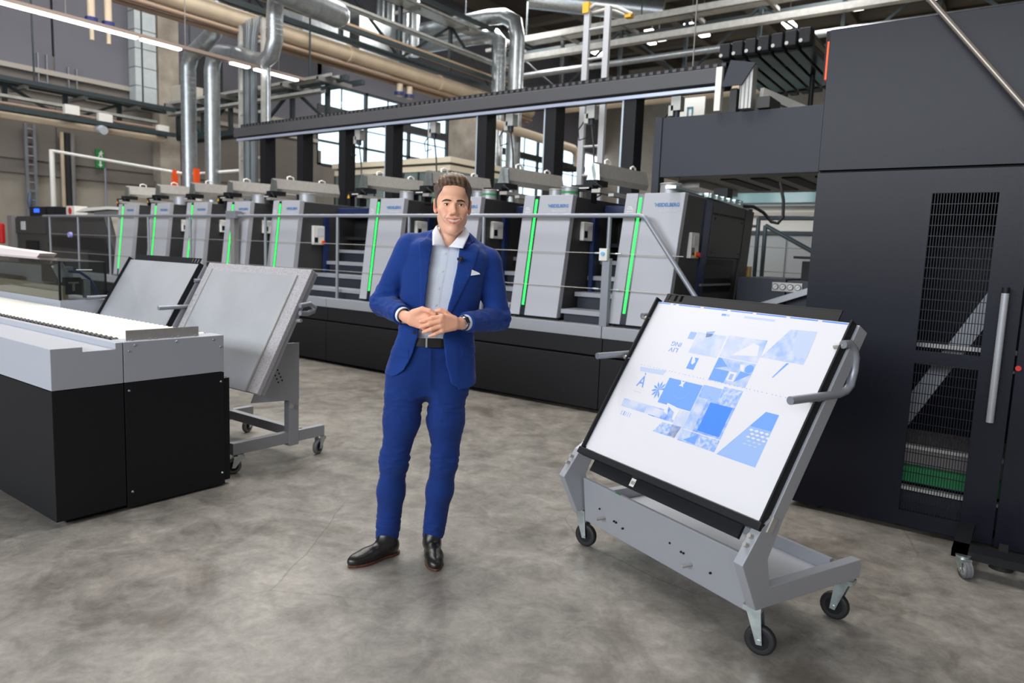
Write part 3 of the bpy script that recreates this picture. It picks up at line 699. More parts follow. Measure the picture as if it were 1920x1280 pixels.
side(B(), 7.78, 8.04, 0.9, 2.07, -0.01, 0.02).build('rear_pillar', M_body, t)
B().tube([(x - 0.05, 7.6, 2.11), (x + 0.05, 7.9, 2.12), (x + 0.10, 8.1, 2.07), (x + 0.19, 8.12, 1.97), (x + 0.26, 8.12, 1.955), (x + 0.31, 8.12, 2.02), (x + 0.30, 8.12, 2.2), (x + 0.25, 8.12, 2.4)], 0.018, 8).build('hose', M_rubber, t)
b = B().obox((x - 0.1, 7.0, 2.14), (0.05, 0, 0), (0, 0.95, -0.015), (0, 0, 0.012)).obox((x - 0.02, 7.3, 2.12), (0.02, 0, 0), (0, 0.6, -0.02), (0, 0, 0.02))
for k in range(6): b.box(x - 0.06, x + 0.01, 6.75 + k * 0.17, 6.82 + k * 0.17, 2.12, 2.16)
b.build('cover_rail', M_zinc, t)
B().box(x - 0.2, x - 0.05, 7.35, 7.5, 2.14, 2.27).box(x - 0.16, x - 0.02, 7.55, 7.75, 2.1, 2.17).build('drive_block', M_black, t)

# steps in the gaps
def steps(label, xa, xb, n=4, group='steps between the printing units'):
    t = thing('press_steps', label, 'steps', (xa, 6.08, 0.852), 0, group)
    for k in range(n):
        y = 6.08 + k * 0.25; z = 0.977 + k * 0.166
        B().box(xa, xb, y, y + 0.27, z - 0.045, z).build('tread', M_silver, t, bevel=0.003)
        B().box(xa + 0.01, xb - 0.01, y + 0.05, y + 0.07, max(0.853, z - 0.166), z - 0.045).build('riser', M_encl, t)
    return t
SL = ['steps between the two printing units right of the man', 'steps between the units just behind the left arm of the man', 'narrow steps hidden largely behind the man', 'wide silver steps left of the man, beside white control box unit',
      'steps behind the big speckled trolley panel', 'steps third from the far left unit', 'steps second from the far left unit', 'steps right of the far left unit']
for i in range(1, 9): steps(SL[i - 1], UN[i] + 0.53 + (0.02), UN[i - 1] - 0.1)

# grey ink cans on top
def can(x, y, r, h, label, m=M_midgrey, band=False):
    t = thing('ink_can', label, 'can', (x, y, 2.105), 0, 'ink cans on the printing units')
    B().cyl((x, y, 2.104), (x, y, 2.104 + h), r, 24).build('can_body', mat('can_grey', (164, 166, 172), 0.4, 0.3), t)
    B().torus((x, y, 2.104 + h), (0, 0, 1), r, 0.006, 24, 6).build('rim', M_steel, t)
    if band: B().cyl((x, y, 2.104 + h * 0.45), (x, y, 2.104 + h * 0.65), r + 0.002, 24, caps=False).build('green_band', mat('can_green', (36, 140, 76), 0.5), t)
    return t
can(-2.93, 6.5, 0.10, 0.125, 'large grey ink can on rightmost printing unit by the enclosure post')
can(-4.24, 6.5, 0.075, 0.10, 'left grey ink can on second printing unit from right')
can(-4.05, 6.47, 0.09, 0.115, 'right ink can with a green band on second printing unit from right', band=True)
can(-5.30, 6.5, 0.075, 0.10, 'grey ink can beside the right ear of the man')
can(-5.12, 6.47, 0.085, 0.11, 'ink can with a green band just right of the head of the man', band=True)
can(-6.45, 6.5, 0.10, 0.115, 'grey ink can left of the head of the man')
can(-8.43, 6.5, 0.11, 0.13, 'grey ink can on the unit left of the wide steps')
can(-9.55, 6.5, 0.11, 0.13, 'grey ink can on the printing unit behind the square post')
can(-11.78, 6.5, 0.12, 0.14, 'grey ink can on the second printing unit from the far left')

# base of the press: silver ledge and charcoal plinth
t = thing('gallery_platform', 'long charcoal press base with a silver ledge under the row of printing units', 'platform', (-8, 5.97, 0))
xs = [-18.5, -16.2, -13.9, -11.3, -9.25, -7.36, -5.3, -3.31, -1.9]
for i in range(8):
    a, c = xs[i] + 0.004, xs[i + 1] - 0.004
    B().box(a, c, 5.975, 6.6, 0.735, 0.85).build('silver_ledge', M_silver, t, bevel=0.004)
    B().box(a, c, 6.005, 7.2, 0.56, 0.73).build('upper_panel', M_plinth, t, bevel=0.003)
    B().box(a, c, 5.975, 6.1, 0.04, 0.545).build('plinth_panel', M_plinth, t, bevel=0.004)
B().box(-18.5, -1.9, 6.12, 8.05, 0.0, 0.84).build('core', M_black, t)

# handrail
t = thing('gallery_handrail', 'grey tubular handrail with wire ropes along the printing units', 'handrail', (-8, 6.02, 0.85))
R = 0.022
B().tube([(-16.1, 6.02, 1.9), (-3.0, 6.02, 1.9), (-2.95, 6.02, 1.885), (-2.92, 6.02, 1.85), (-2.16, 6.02, 0.86)], R, 10).build('top_rail', M_rail, t)
for x in (-4.83, -5.94, -7.2, -8.72, -10.66, -11.95, -13.32, -14.55, -15.8):
    B().cyl((x, 6.02, 0.85), (x, 6.02, 1.89), 0.02, 10).build('post', M_rail, t)
B().cyl((-3.31, 6.02, 1.2), (-3.31, 6.02, 1.89), 0.02, 10).build('post', M_rail, t)
B().box(-3.35, -3.27, 5.985, 6.045, 0.85, 1.50).build('square_post', M_rail, t, bevel=0.004)
s_ = B().box(-3.37, -3.285, 5.955, 6.0, 1.475, 1.59).build('button_box', M_white, t, bevel=0.004)
B().cyl((-3.328, 5.955, 1.54), (-3.328, 5.944, 1.54), 0.02, 14).build('blue_button', mat('button_blue', (120, 180, 225), 0.3), s_)
B().box(-9.52, -9.42, 5.98, 6.06, 0.85, 1.86).build('square_post', M_midgrey, t, bevel=0.004)
B().box(-9.6, -9.36, 5.96, 6.08, 1.86, 1.97).build('post_cap', M_rail, t, bevel=0.004)
for z in (1.545, 1.205):
    B().tube([(-15.8, 6.02, z + 0.01), (-3.31, 6.02, z), (-2.55 - (1.545 - z) * 0.1, 6.02, z - 0.005)], 0.004, 5).build('wire_rope', M_steel, t)
    for xa in (-3.42, -3.2): B().cyl((xa - 0.03, 6.02, z), (xa + 0.03, 6.02, z), 0.009, 6).build('rope_end', M_zinc, t)

# feeder at the far left end
t = thing('sheet_feeder', 'dark grey sheet feeder with slanted end at the far left of the press', 'machine', (-16, 6.1, 0.85))
B().prism([(-18.4, 6.3, 0.86), (-13.75, 6.3, 0.86), (-13.75, 6.3, 1.25), (-14.15, 6.3, 1.93), (-18.4, 6.3, 1.91)], (0, 1.5, 0)).build('housing', M_body, t, bevel=0.01)
B().box(-18.4, -16.7, 6.27, 6.3, 1.55, 1.88).build('upper_cover', M_body, t)
B().prism([(-16.6, 6.27, 1.3), (-14.0, 6.27, 1.25), (-14.1, 6.27, 1.5), (-16.5, 6.27, 1.52)], (0, 0.02, 0)).build('lower_cover', M_plinth, t)
B().box(-17.7, -17.1, 6.26, 6.3, 0.95, 1.40).build('dark_opening', M_hole, t)
B().box(-18.5, -18.25, 6.2, 6.4, 0.86, 1.92).build('end_post', M_midgrey, t)
B().box(-14.7, -13.9, 6.24, 6.3, 0.9, 1.22).build('side_box', M_plinth, t)
B().box(-17.9, -17.7, 6.25, 6.27, 1.62, 1.8).build('pale_label', M_palegrey, t)
b = B().prism([(-15.6, 6.4, 2.0), (-15.2, 6.4, 2.08), (-14.2, 6.4, 2.10), (-12.95, 6.4, 2.06), (-12.95, 6.4, 2.0), (-14.2, 6.4, 2.05)], (0, 1.2, 0))
b.build('white_lid', M_white, t); B().box(-15.0, -13.0, 6.5, 7.4, 1.92, 2.03).build('lid_box', M_midgrey, t)
b = B().prism([(-14.1, 6.4, 1.93), (-13.3, 6.4, 1.93), (-13.5, 6.4, 1.2), (-13.75, 6.4, 1.25)], (0, 1.2, 0)).build('white_side', mat('beige_cover', (196, 186, 172), 0.6), t)
B().box(-17.8, -17.0, 6.4, 6.6, 1.91, 2.12).build('display_box', M_black, t); B().box(-17.55, -17.3, 6.385, 6.4, 2.0, 2.08).build('blue_display', emis('display_blue', (40, 90, 240), 2.0), t)
B().box(-16.9, -16.5, 6.4, 6.6, 1.91, 2.12).build('black_column', M_black, t)
o = B().sphere((-18.05, 6.5, 2.25), (0.05, 0.05, 0.2), 10, 8).cyl((-18.05, 6.5, 1.91), (-18.05, 6.5, 2.1), 0.02, 8).build('spray_bottle', mat('steel_blue_plastic', (70, 84, 108), 0.35)); tag(o, 'slim blue grey bottle shape standing on the feeder at far left', 'bottle')
o = B().box(-16.1, -15.75, 6.45, 6.7, 1.925, 2.13).build('white_box', M_white); tag(o, 'small white box with a red dot on the feeder', 'box')
B().cyl((-15.93, 6.45, 2.03), (-15.93, 6.44, 2.03), 0.07, 14).build('red_dot', M_red, o)
o = B().cyl((-14.75, 5.98, 1.545), (-14.75, 5.93, 1.545), 0.05, 14).build('round_signal', mat('signal_blue_white', (160, 160, 230), 0.3)); tag(o, 'round blue and white signal button on the far left rail post', 'button')
o = B().box(-18.75, -18.62, 6.1, 6.2, 1.3, 1.75).build('red_extinguisher', M_red, bevel=0.03); tag(o, 'red item at the far left picture edge beside the feeder', 'extinguisher')

# ------------------------------------------------------------------ gantry beam above the units
t = thing('gantry_beam', 'long dark grey gantry beam on black posts above the printing units', 'beam', (-8, 8.1, 0))
B().box(-12.75, -3.1, 8.1, 8.4, 3.53, 3.70).build('beam', M_beam, t, bevel=0.006)
B().box(-12.6, -3.1, 8.16, 8.3, 3.70, 3.765).build('cable_chain', M_black, t)
b = B()
for k in range(95): b.box(-12.55 + k * 0.1, -12.50 + k * 0.1, 8.15, 8.31, 3.72, 3.755)
o = b.build('chain_links', M_beam, t); o['kind'] = 'stuff'
B().box(-12.65, -3.1, 8.13, 8.38, 3.49, 3.53).build('dark_gap', M_hole, t)
B().box(-12.65, -3.1, 8.1, 8.16, 3.455, 3.495).build('lower_rail', mat('rail_blue_white', (176, 184, 206), 0.3, 0.4), t)
for x in (-11.85, -10.75, -9.63, -8.5, -6.62, -5.45, -4.28):
    p_ = B().box(x - 0.075, x + 0.095, 8.12, 8.34, 0.84, 3.49).build('post', M_black, t)
    if x > -9: B().box(x - 0.105, x - 0.075, 8.13, 8.2, 1.9, 3.46).build('guide_strip', mat('guide_strip_grey', (176, 190, 200), 0.4, 0.3), p_)
# small cable carriages hanging from the rail
for k, x in enumerate((-9.28, -7.6, -6.15, -4.85, -3.68)):
    c = thing('cable_carriage', ['leftmost', 'second', 'third', 'fourth', 'fifth'][k] + ' small pale cable carriage from the left hanging under the gantry rail', 'carriage', (x, 8.2, 3.2), 0, 'cable carriages')
    B().box(x - 0.06, x + 0.06, 8.15, 8.27, 3.28, 3.44).box(x - 0.09, x - 0.03, 8.15, 8.25, 3.22, 3.34).build('carriage_block', M_tray, c)
    B().cyl((x, 8.2, 3.2), (x, 8.2, 3.29), 0.035, 10).build('plug', M_encl, c)
    B().tube([(x, 8.2, 3.2), (x + 0.05, 8.2, 2.9), (x + 0.08, 8.2, 2.4), (x + 0.12, 8.2, 2.0)], 0.012, 6).build('hanging_cable', M_body, c)
    B().tube([(x - 0.08, 8.2, 3.3), (x - 0.2, 8.2, 3.15), (x - 0.18, 8.2, 3.02), (x - 0.05, 8.2, 3.05)], 0.008, 6).build('loop_cable', M_black, c)
# end of the gantry: brackets and extrusions on the enclosure
t = thing('gantry_end_frame', 'aluminium profiles and dark bracket at the right end of the gantry beam', 'frame', (-3.0, 8.2, 3.2))
B().box(-3.17, -3.10, 8.05, 8.13, 3.21, 3.69).build('white_profile', M_white, t)
B().box(-2.88, -2.75, 8.05, 8.2, 3.21, 3.69).build('aluminium_profile', M_tray, t)
for k in range(3): B().box(-2.872 + k * 0.042, -2.862 + k * 0.042, 8.044, 8.05, 3.21, 3.69).build('profile_groove', M_midgrey, t)
B().prism([(-3.08, 8.02, 3.46), (-2.86, 8.02, 3.46), (-2.72, 8.02, 3.68), (-3.0, 8.02, 3.74)], (0, 0.02, 0)).build('bracket_plate', M_encl, t)
B().bar((-2.72, 8.3, 3.42), (-2.42, 9.0, 3.32), 0.05, 0.1).build('diagonal_profile', M_white, t)
B().box(-2.70, -2.56, 8.1, 8.5, 3.21, 3.33).build('block', M_body, t)
B().box(-3.03, -2.95, 8.15, 8.25, 3.2, 3.46).box(-2.98, -2.88, 8.3, 8.4, 3.2, 3.6).build('dark_upright', M_body, t)
B().cyl((-2.42, 9.2, 3.2), (-2.42, 9.2, 3.8), 0.03, 8).build('black_upright', M_black, t)
# seven plate cassettes
for k in range(7):
    x = -3.1 + k * 0.143; z = 3.84 + k * 0.008
    c = thing('plate_cassette', ['leftmost', 'second', 'third', 'fourth', 'fifth', 'sixth', 'seventh and last'][k] + ' black plate cassette from the left in the row atop the enclosure', 'cassette', (x, 8.15, z), 0, 'black plate cassettes')
    B().bar((x, 8.2, z), (x, 9.9, z - 0.05), 0.115, 0.16).build('cassette_body', mat('glossy_black', (24, 23, 22), 0.25), c, bevel=0.006)
    B().box(x - 0.055, x + 0.065, 8.06, 8.22, z - 0.06, z + 0.10).build('head_block', M_black, c, bevel=0.01)
    B().box(x + 0.058, x + 0.062, 8.3, 9.6, z - 0.03, z + 0.03).build('olive_film', mat('olive_film', (96, 88, 66), 0.3), c)
    B().cyl((x - 0.03, 8.05, z - 0.03), (x - 0.03, 8.06, z - 0.03), 0.02, 10).build('round_port', M_steel, c)
    for y in (8.75, 9.3): B().torus((x, y, z - 0.01), (0, 1, 0), 0.085, 0.006, 10, 5).build('cable_loop', M_midgrey, c)
    B().box(x - 0.05, x + 0.05, 9.75, 9.95, z - 0.14, z + 0.02).build('rear_block', M_black, c)
# dark enclosure on a leg
t = thing('overhead_enclosure', 'dark slate overhead enclosure between the printing units and tall cabinet', 'enclosure', (-3.0, 8.15, 0))
B().box(-3.83, -1.5, 8.15, 8.2, 2.5, 3.2).build('front_panel', M_encl, t, bevel=0.004)
B().box(-3.83, -1.5, 8.2, 10.4, 2.54, 3.18).build('housing', M_encl, t)
B().box(-3.93, -3.835, 8.14, 8.3, 0.84, 3.21).build('leg', M_encl, t, bevel=0.004)
u = B().box(-3.8, -1.5, 8.2, 10.3, 2.50, 2.54).build('underside', mat('underside_grey', (120, 116, 110), 0.6), t)
for k in range(6):
    x0 = -3.2 + k * 0.36
    B().box(x0, x0 + 0.18, 8.5, 9.9, 2.485, 2.505).build('vent', M_dark, u)
b = B().box(-3.78, -3.5, 8.6, 10.0, 2.42, 2.5).build('silver_duct', M_steel, t)
# delivery console with gauges, behind the plate trolley
t = thing('delivery_console', 'low navy black delivery console with four gauges right of the press', 'console', (-2, 7.5, 0))
B().box(-2.56, -2.06, 7.5, 8.4, 0, 1.362).build('housing', M_encl, t, bevel=0.006)
B().box(-2.05, -0.9, 7.5, 8.4, 0, 1.348).build('housing', M_encl, t, bevel=0.006)
g = B().box(-2.19, -1.895, 7.485, 7.5, 1.235, 1.325).build('gauge_plate', M_steel, t)
for k in range(4):
    x = -2.155 + k * 0.074
    B().cyl((x, 7.485, 1.28), (x, 7.472, 1.28), 0.031, 18).build('gauge', M_body, g)
    B().cyl((x, 7.472, 1.28), (x, 7.470, 1.28), 0.024, 18).build('gauge_face', M_palegrey, g)
    B().bar((x - 0.012, 7.469, 1.272), (x + 0.014, 7.469, 1.29), 0.003, 0.003, (0, 1, 0)).build('needle', M_black, g)
B().bar((-2.36, 7.42, 1.04), (-1.8, 7.42, 1.26), 0.06, 0.10, (0, 1, 0)).build('silver_arm', M_silver, t)
B().box(-2.02, -1.6, 7.9, 8.2, 1.35, 1.55).build('black_box', M_black, t)
b = B().box(-2.1, -1.5, 7.85, 8.2, 1.575, 1.6).build('box_flap', M_black, t)
o = B().box(-2.68, -2.64, 8.12, 8.2, 0.0, 1.47).build('brush_handle', mat('wood_yellow', (200, 160, 96), 0.6)); tag(o, 'small yellowish handle beside the rear pillar of the press', 'handle')
B().box(-3.2, -0.9, 6.15, 7.48, 0.0, 1.0).build('lower_deck', M_black, t)
# railing behind the console
t = thing('rear_railing', 'teal grey railing with handrail sloping down behind the delivery console', 'railing', (-3, 10, 0))
M_rr = mat('teal_grey_tube', (84, 98, 104), 0.4)
for x in (-3.18, -3.08): B().cyl((x, 10, 0), (x, 10, 2.13 if x < -3.1 else 2.03), 0.03, 8).build('post', M_rr, t)
B().tube([(-3.8, 10, 2.02), (-3.2, 10, 2.02)], 0.02, 8).tube([(-3.18, 10, 2.13), (-2.2, 10, 2.13)], 0.03, 8).tube([(-3.08, 10, 2.03), (-2.3, 10, 1.62), (-1.8, 10, 1.35)], 0.03, 8).build('handrail', M_rr, t)
for z in (1.75, 1.42): B().cyl((-3.9, 10, z), (-2.0, 10, z - 0.03), 0.005, 5).build('wire_rope', M_steel, t)
o = B().box(-4.6, -1.0, 12.3, 12.9, 0, 2.02).build('grey_cabinet_row', mat('cabinet_grey', (150, 154, 156), 0.5)); tag(o, 'pale grey cabinet row against the partition behind the railing', 'cabinet')
for k in range(3): B().box(-4.58 + k * 1.2, -3.42 + k * 1.2, 12.27, 12.3, 0.05, 1.98).build('cabinet_door', MATS['cabinet_grey'], o, bevel=0.006)
B().box(-4.6, -1.0, 12.25, 12.9, 2.0, 2.06).build('cabinet_top', M_truss, o)

# ================================================================== TALL BLACK CABINET
t = thing('tall_cabinet', 'tall textured black machine cabinet with mesh windows on the right', 'cabinet', (-0.3, 4.58, 0))
CX0, CX1, CY = -1.127, 1.6, 4.58
B().box(CX0, CX1, CY, CY + 0.03, 2.068, 2.876).build('upper_panel', M_cab, t, bevel=0.003)
# lower door with two openings
gx0, gx1 = -0.517, -0.208
b = B()
b.box(CX0, gx0, CY, CY + 0.03, 0.03, 2.054).box(gx1, -0.056, CY, CY + 0.03, 0.03, 2.054)
for za, zb in ((0.03, 0.117), (0.982, 1.05), (1.926, 2.054)): b.box(gx0, gx1, CY, CY + 0.03, za, zb)
b.build('lower_door', M_cab, t)
B().box(-0.047, CX1, CY, CY + 0.03, 0.02, 2.054).build('right_panel', M_cab, t, bevel=0.003)
B().box(CX0 + 0.01, CX1, CY + 0.02, CY + 0.06, 2.05, 2.072).build('seam', M_hole, t)
B().box(CX0, CX0 + 0.03, CY + 0.03, 5.85, 0.03, 2.876).build('side_panel', M_cab, t)
B().box(CX0, CX1, CY + 0.03, 5.85, 2.84, 2.876).build('top_panel', M_cab, t)
B().box(CX0, CX1, 5.82, 5.85, 0.03, 2.876).build('back_panel', M_cab, t)
B().box(CX0, CX1, CY + 0.03, 5.85, 0.03, 0.06).build('bottom_panel', M_black, t)
for nm, z0, z1 in (('upper', 1.05, 1.926), ('lower', 0.117, 0.982)):
    b = B(); n = 22
    for k in range(n + 1):
        x = gx0 + (gx1 - gx0) * k / n
        b.box(x - 0.002, x + 0.002, CY + 0.008, CY + 0.013, z0, z1)
    m = int((z1 - z0) / 0.057)
    for k in range(m + 1):
        z = z0 + (z1 - z0) * k / m
        b.box(gx0, gx1, CY + 0.006, CY + 0.01, z - 0.002, z + 0.002)
    o = b.build('mesh_grille', M_cab, t); o['kind'] = 'stuff'
# machinery behind the mesh
B().bar((-0.10, 4.85, 1.52), (-0.60, 4.85, 0.56), 0.095, 0.04, (0, 1, 0)).build('diagonal_lever', M_silver, t)
B().box(-0.9, 0.2, 4.75, 4.8, 0.45, 0.47).box(-0.9, 0.2, 4.70, 4.75, 0.21, 0.23).build('white_edge', M_white, t)
B().box(-0.9, 0.2, 4.8, 5.3, 0.24, 0.46).build('grey_crate', mat('crate_grey', (150, 140, 138), 0.6), t)
B().box(-0.9, 0.2, 4.74, 4.8, 0.25, 0.345).build('green_beam', mat('machine_green', (30, 150, 84), 0.5), t)
B().box(-0.9, 0.2, 4.7, 5.3, 0.08, 0.2).build('blue_grey_base', M_encl, t)
B().box(-0.9, 0.2, 4.72, 4.76, 1.062, 1.085).box(-0.9, 0.2, 4.68, 4.72, 0.966, 0.98).build('pale_ledge', M_white, t)
B().tube([(-0.129, CY - 0.05, 0.71), (-0.129, CY - 0.055, 1.40)], 0.018, 12).build('pull_handle', mat('handle_grey', (170, 172, 178), 0.35, 0.3), t)
h = B().cyl((-0.129, CY - 0.055, 1.40), (-0.129, CY - 0.055, 1.43), 0.018).cyl((-0.129, CY, 0.76), (-0.129, CY - 0.05, 0.76), 0.012).cyl((-0.129, CY, 1.38), (-0.129, CY - 0.05, 1.38), 0.012).build('handle_mount', M_black, t)
B().tube([(-0.70, 4.5, 3.04), (-0.14, 4.47, 2.33), (0.25, 4.45, 1.84)], 0.015, 8).build('diagonal_tube', mat('dull_steel_tube', (150, 140, 132), 0.35, 0.5), t)
B().cyl((-0.035, CY, 1.01), (-0.035, CY - 0.02, 1.01), 0.014, 12).build('red_knob', M_red, t)
B().box(CX0 - 0.035, CX0 - 0.005, CY + 0.10, CY + 0.14, 2.62, 2.84).build('orange_marker', emis('orange_marker', (255, 84, 20), 0.6), t)
B().box(CX0 - 0.06, CX0, CY + 0.16, CY + 0.3, 2.60, 2.92).build('black_bracket', M_black, t)
for x, y in ((-1.0, 4.68), (-0.98, 5.7), (1.4, 4.7)): B().cyl((x, y, 0), (x, y, 0.03), 0.06, 16).build('levelling_foot', M_rubber, t)
B().box(-0.21, 1.6, 4.1, 4.22, 0.085, 0.125).box(-0.21, -0.14, 4.1, 4.58, 0.085, 0.125).build('chassis_bar', M_black, t)
B().cyl((0.0, 4.33, 0), (0.0, 4.33, 0.03), 0.055, 16).cyl((0, 4.33, 0.03), (0, 4.33, 0.1), 0.02, 8).box(-0.02, 0.02, 4.2, 4.36, 0.09, 0.12).build('levelling_foot', M_rubber, t)

def caster(t, x, y, h, ang=0.0, r=0.060, tyre=M_rubber, rim=M_black, local=True):
    """swivel caster: plate, fork, wheel with tyre, brake tab; x, y and heading in the thing's frame"""
    d = Vector((math.cos(ang), math.sin(ang), 0)); s = Vector((-math.sin(ang), math.cos(ang), 0)); up = Vector((0, 0, 1))
    c = Vector((x, y, r)) + d * 0.03; top = c - d * 0.035
    f = B().cyl((top.x, top.y, h - 0.012), (top.x, top.y, h), 0.034, 12)
    f.obox((top.x, top.y, h - 0.022), d * 0.035, s * 0.026, up * 0.010)
    for k in (-1, 1):
        a = c + s * (0.022 * k)
        f.prism([a - d * 0.055 + up * (h - r - 0.03), a + d * 0.0 + up * (h - r - 0.03), a + d * 0.013 - up * 0.010, a - d * 0.009 - up * 0.012], s * (0.004 * k))
        f.cyl(a, a + s * (0.008 * k), 0.010, 8)
    fork = f.build('caster', M_zinc, t, local=local)
    w = B(); w.m = 0
    n = 20; prof = ((0.030, -0.013), (0.045, -0.016), (r - 0.003, -0.014), (r, -0.008), (r, 0.008), (r - 0.003, 0.014), (0.045, 0.016), (0.030, 0.013))
    prof = [(p[0] * r / 0.055 if p[0] < r - 0.004 else p[0], p[1]) for p in prof]
    vs = []; k = len(prof)
    for i in range(n):
        q = 2 * math.pi * i / n; e = d * math.cos(q) + up * math.sin(q)
        for pr_, w_ in prof: vs.append(c + e * pr_ + s * w_)
    w.add(vs, [(i * k + j, i * k + j + 1, ((i + 1) % n) * k + j + 1, ((i + 1) % n) * k + j) for i in range(n) for j in range(k - 1)], True)
    w.build('tyre', tyre, fork, local=local)
    B().cyl(c - s * 0.014, c + s * 0.014, r * 0.62, 16).cyl(c - s * 0.018, c + s * 0.018, 0.014, 10).build('wheel', rim, fork, local=local)
    return fork
caster(t, -0.155, 4.092, 0.105, math.radians(-60), 0.042, M_greyrub, M_steel, local=False)

# ================================================================== PLATE TROLLEY (right) with the printed plate
def quad_bar(b, p, q, w, h): return b.bar(p, q, w, h)
def sheet(b, a, W, H, th, off, t0, t1=None):
    """slab lying on a leaning board: u from a..a+W, w from off..off+H, thickness t0..t1 along the normal; th = tilt"""
    c, s = math.cos(th), math.sin(th); p = []
    for n in (t0, t1):
        for u, w in ((a, off), (a + W, off), (a + W, off + H), (a, off + H)):
            p.append((u, 0.0 + w * c - n * s, w * s + n * c))
    return p
def lean(base_v, base_z, th):
    c, s = math.cos(th), math.sin(th)
    # u along x, w up the board, n out of the board (towards the front)
    return lambda u, w, n: Vector((u, base_v + w * c - n * s, base_z + w * s + n * c))
def slab_on(f, u0, u1, w0, w1, n0, n1):
    return MB().hexa([f(u0, w0, n0), f(u1, w0, n0), f(u1, w1, n0), f(u0, w1, n0), f(u0, w0, n1), f(u1, w0, n1), f(u1, w1, n1), f(u0, w1, n1)])
def plate_trolley(label, loc, rz, W, H, th, base_z, surface, group='plate trolleys', mir=False):
    t = thing('plate_trolley', label, 'trolley', loc, rz, group)
    F_ = lean(0.0, base_z, th)
    # feet, kinked legs and the sloping side rails: one folded profile each side
    prof = [(-0.02, 0.205), (0.62, 0.205), (0.62, 0.285), (0.05, 0.285), (0.025, 0.40), (0.085, 0.525), (0.03, 0.56), (-0.02, 0.53), (-0.114, 0.40)]
    for x in (-0.068, 1.078):
        B().prism([(x, v, z) for v, z in prof], (0.045, 0, 0)).build('side_frame', M_silver, t, local=True, bevel=0.003)
        a = 0.06
        MB().hexa([F_(x, 0.0, -0.085), F_(x + 0.045, 0.0, -0.085), F_(x + 0.045, H + 0.005, -0.085), F_(x, H + 0.005, -0.085), F_(x, 0.0, -0.022), F_(x + 0.045, 0, -0.022), F_(x + 0.045, H + 0.005, -0.022), F_(x, H + 0.005, -0.022)]).build('side_rail', M_silver, t, local=True, bevel=0.003)
        br = slab_on(F_, x - 0.006, x + 0.051, -0.035, 0.03, -0.05, -0.018).build('bracket', M_steel, t, local=True, bevel=0.002)
        for k in (0, 1): B().cyl((x + 0.022, -0.048 - 0.022 * k, 0.492 - 0.03 * k), (x + 0.022, -0.066 - 0.022 * k, 0.502 - 0.03 * k), 0.009, 8).build('bolt', M_steel, br, local=True)
    # front board of the tray, tray floor and back board
    B().prism([(-0.012, 0.025, 0.155), (1.06, 0.025, 0.155), (1.06, 0.0, 0.385), (-0.012, 0.0, 0.385)], (0, 0.02, 0)).build('front_board', M_silver, t, local=True, bevel=0.004)
    B().box(-0.01, 1.06, 0.045, 0.52, 0.215, 0.23).build('tray_floor', M_alu, t, local=True)
    B().box(-0.01, 1.06, 0.50, 0.52, 0.205, 0.285).build('rear_board', M_silver, t, local=True)
    for u in (0.16, 0.75): B().cyl((u, 0.02, 0.23), (u - 0.01, -0.03, 0.225), 0.008, 8).build('pin', M_steel, t, local=True)
    for u, z in ((0.12, 0.262), (0.235, 0.238), (0.25, 0.237), (0.30, 0.225), (0.62, 0.275), (0.69, 0.262), (0.705, 0.262), (0.86, 0.238)):
        B().cyl((u, 0.02, z), (u, 0.008, z), 0.005, 8).build('hole', M_hole, t, local=True)
    B().box(0.245, 0.28, -0.001, 0.01, 0.384, 0.3865).build('green_dab', mat('can_green', (36, 140, 76), 0.5), t, local=True)
    # the board with its folded black rim
    slab_on(F_, -0.01, W + 0.01, 0, H, -0.02, 0.0).build('board', surface, t, local=True)
    for u0, u1, w0, w1, n1 in ((-0.016, -0.006, -0.02, H + 0.015, 0.02), (W + 0.004, W + 0.012, -0.02, H + 0.005, 0.018)):
        slab_on(F_, u0, u1, w0, w1, -0.02, n1).build('side_rim', M_black, t, local=True)
    slab_on(F_, -0.022, W + 0.022, -0.045, -0.012, -0.03, 0.025).build('bottom_rim', M_black, t, local=True, bevel=0.003)
    lip = MB().hexa([F_(0.08, -0.1, -0.035), F_(W - 0.08, -0.1, -0.035), F_(W - 0.08, -0.045, -0.035), F_(0.08, -0.045, -0.035), F_(0.08, -0.1, -0.02), F_(W - 0.08, -0.1, -0.02), F_(W - 0.08, -0.045, -0.02), F_(0.08, -0.045, -0.02)])
    lip.build('front_lip', M_black, t, local=True)
    # top rim rises as a plate with three slots on one side
    sl = -1
    x0 = 0.03; ug = [0.055, 0.075, 0.095, 0.115, 0.135, 0.155]
    fl_ = (lambda a, c: (W - c, W - a)) if mir else (lambda a, c: (a, c))
    for u0, u1 in ((0.03, ug[0]), (ug[1], ug[2]), (ug[3], ug[4]), (ug[5], W - 0.06)):
        u0, u1 = fl_(u0, u1)
        slab_on(F_, u0, u1, H, H + 0.05, -0.006, 0.0).build('top_rim', M_black, t, local=True)
    a_, c_ = fl_(0.03, W - 0.06)
    slab_on(F_, a_, c_, H, H + 0.012, -0.006, 0.0002).build('top_rim', M_black, t, local=True)
    slab_on(F_, a_, c_, H + 0.046, H + 0.052, -0.006, 0.0005).build('top_rim', M_black, t, local=True)
    # handles
    for x in (-0.05, 1.12):
        B().tube([(x, 0.076, 1.004), (x, 0.36, 1.01), (x, 0.405, 1.02), (x, 0.43, 1.04), (x, 0.446, 1.10), (x, 0.446, 1.15), (x, 0.43, 1.185), (x, 0.40, 1.207), (x, 0.36, 1.205)], 0.0165, 12).build('handle', M_rail, t, local=True)
        e = 0.03 if x > 0 else -0.03
        B().cyl((x, 0.25, 1.0), (x - e * 1.4, 0.25, 0.985), 0.012, 8).cyl((x, 0.37, 1.2), (x - e * 1.4, 0.37, 1.19), 0.012, 8).build('handle_mount', M_steel, t, local=True)
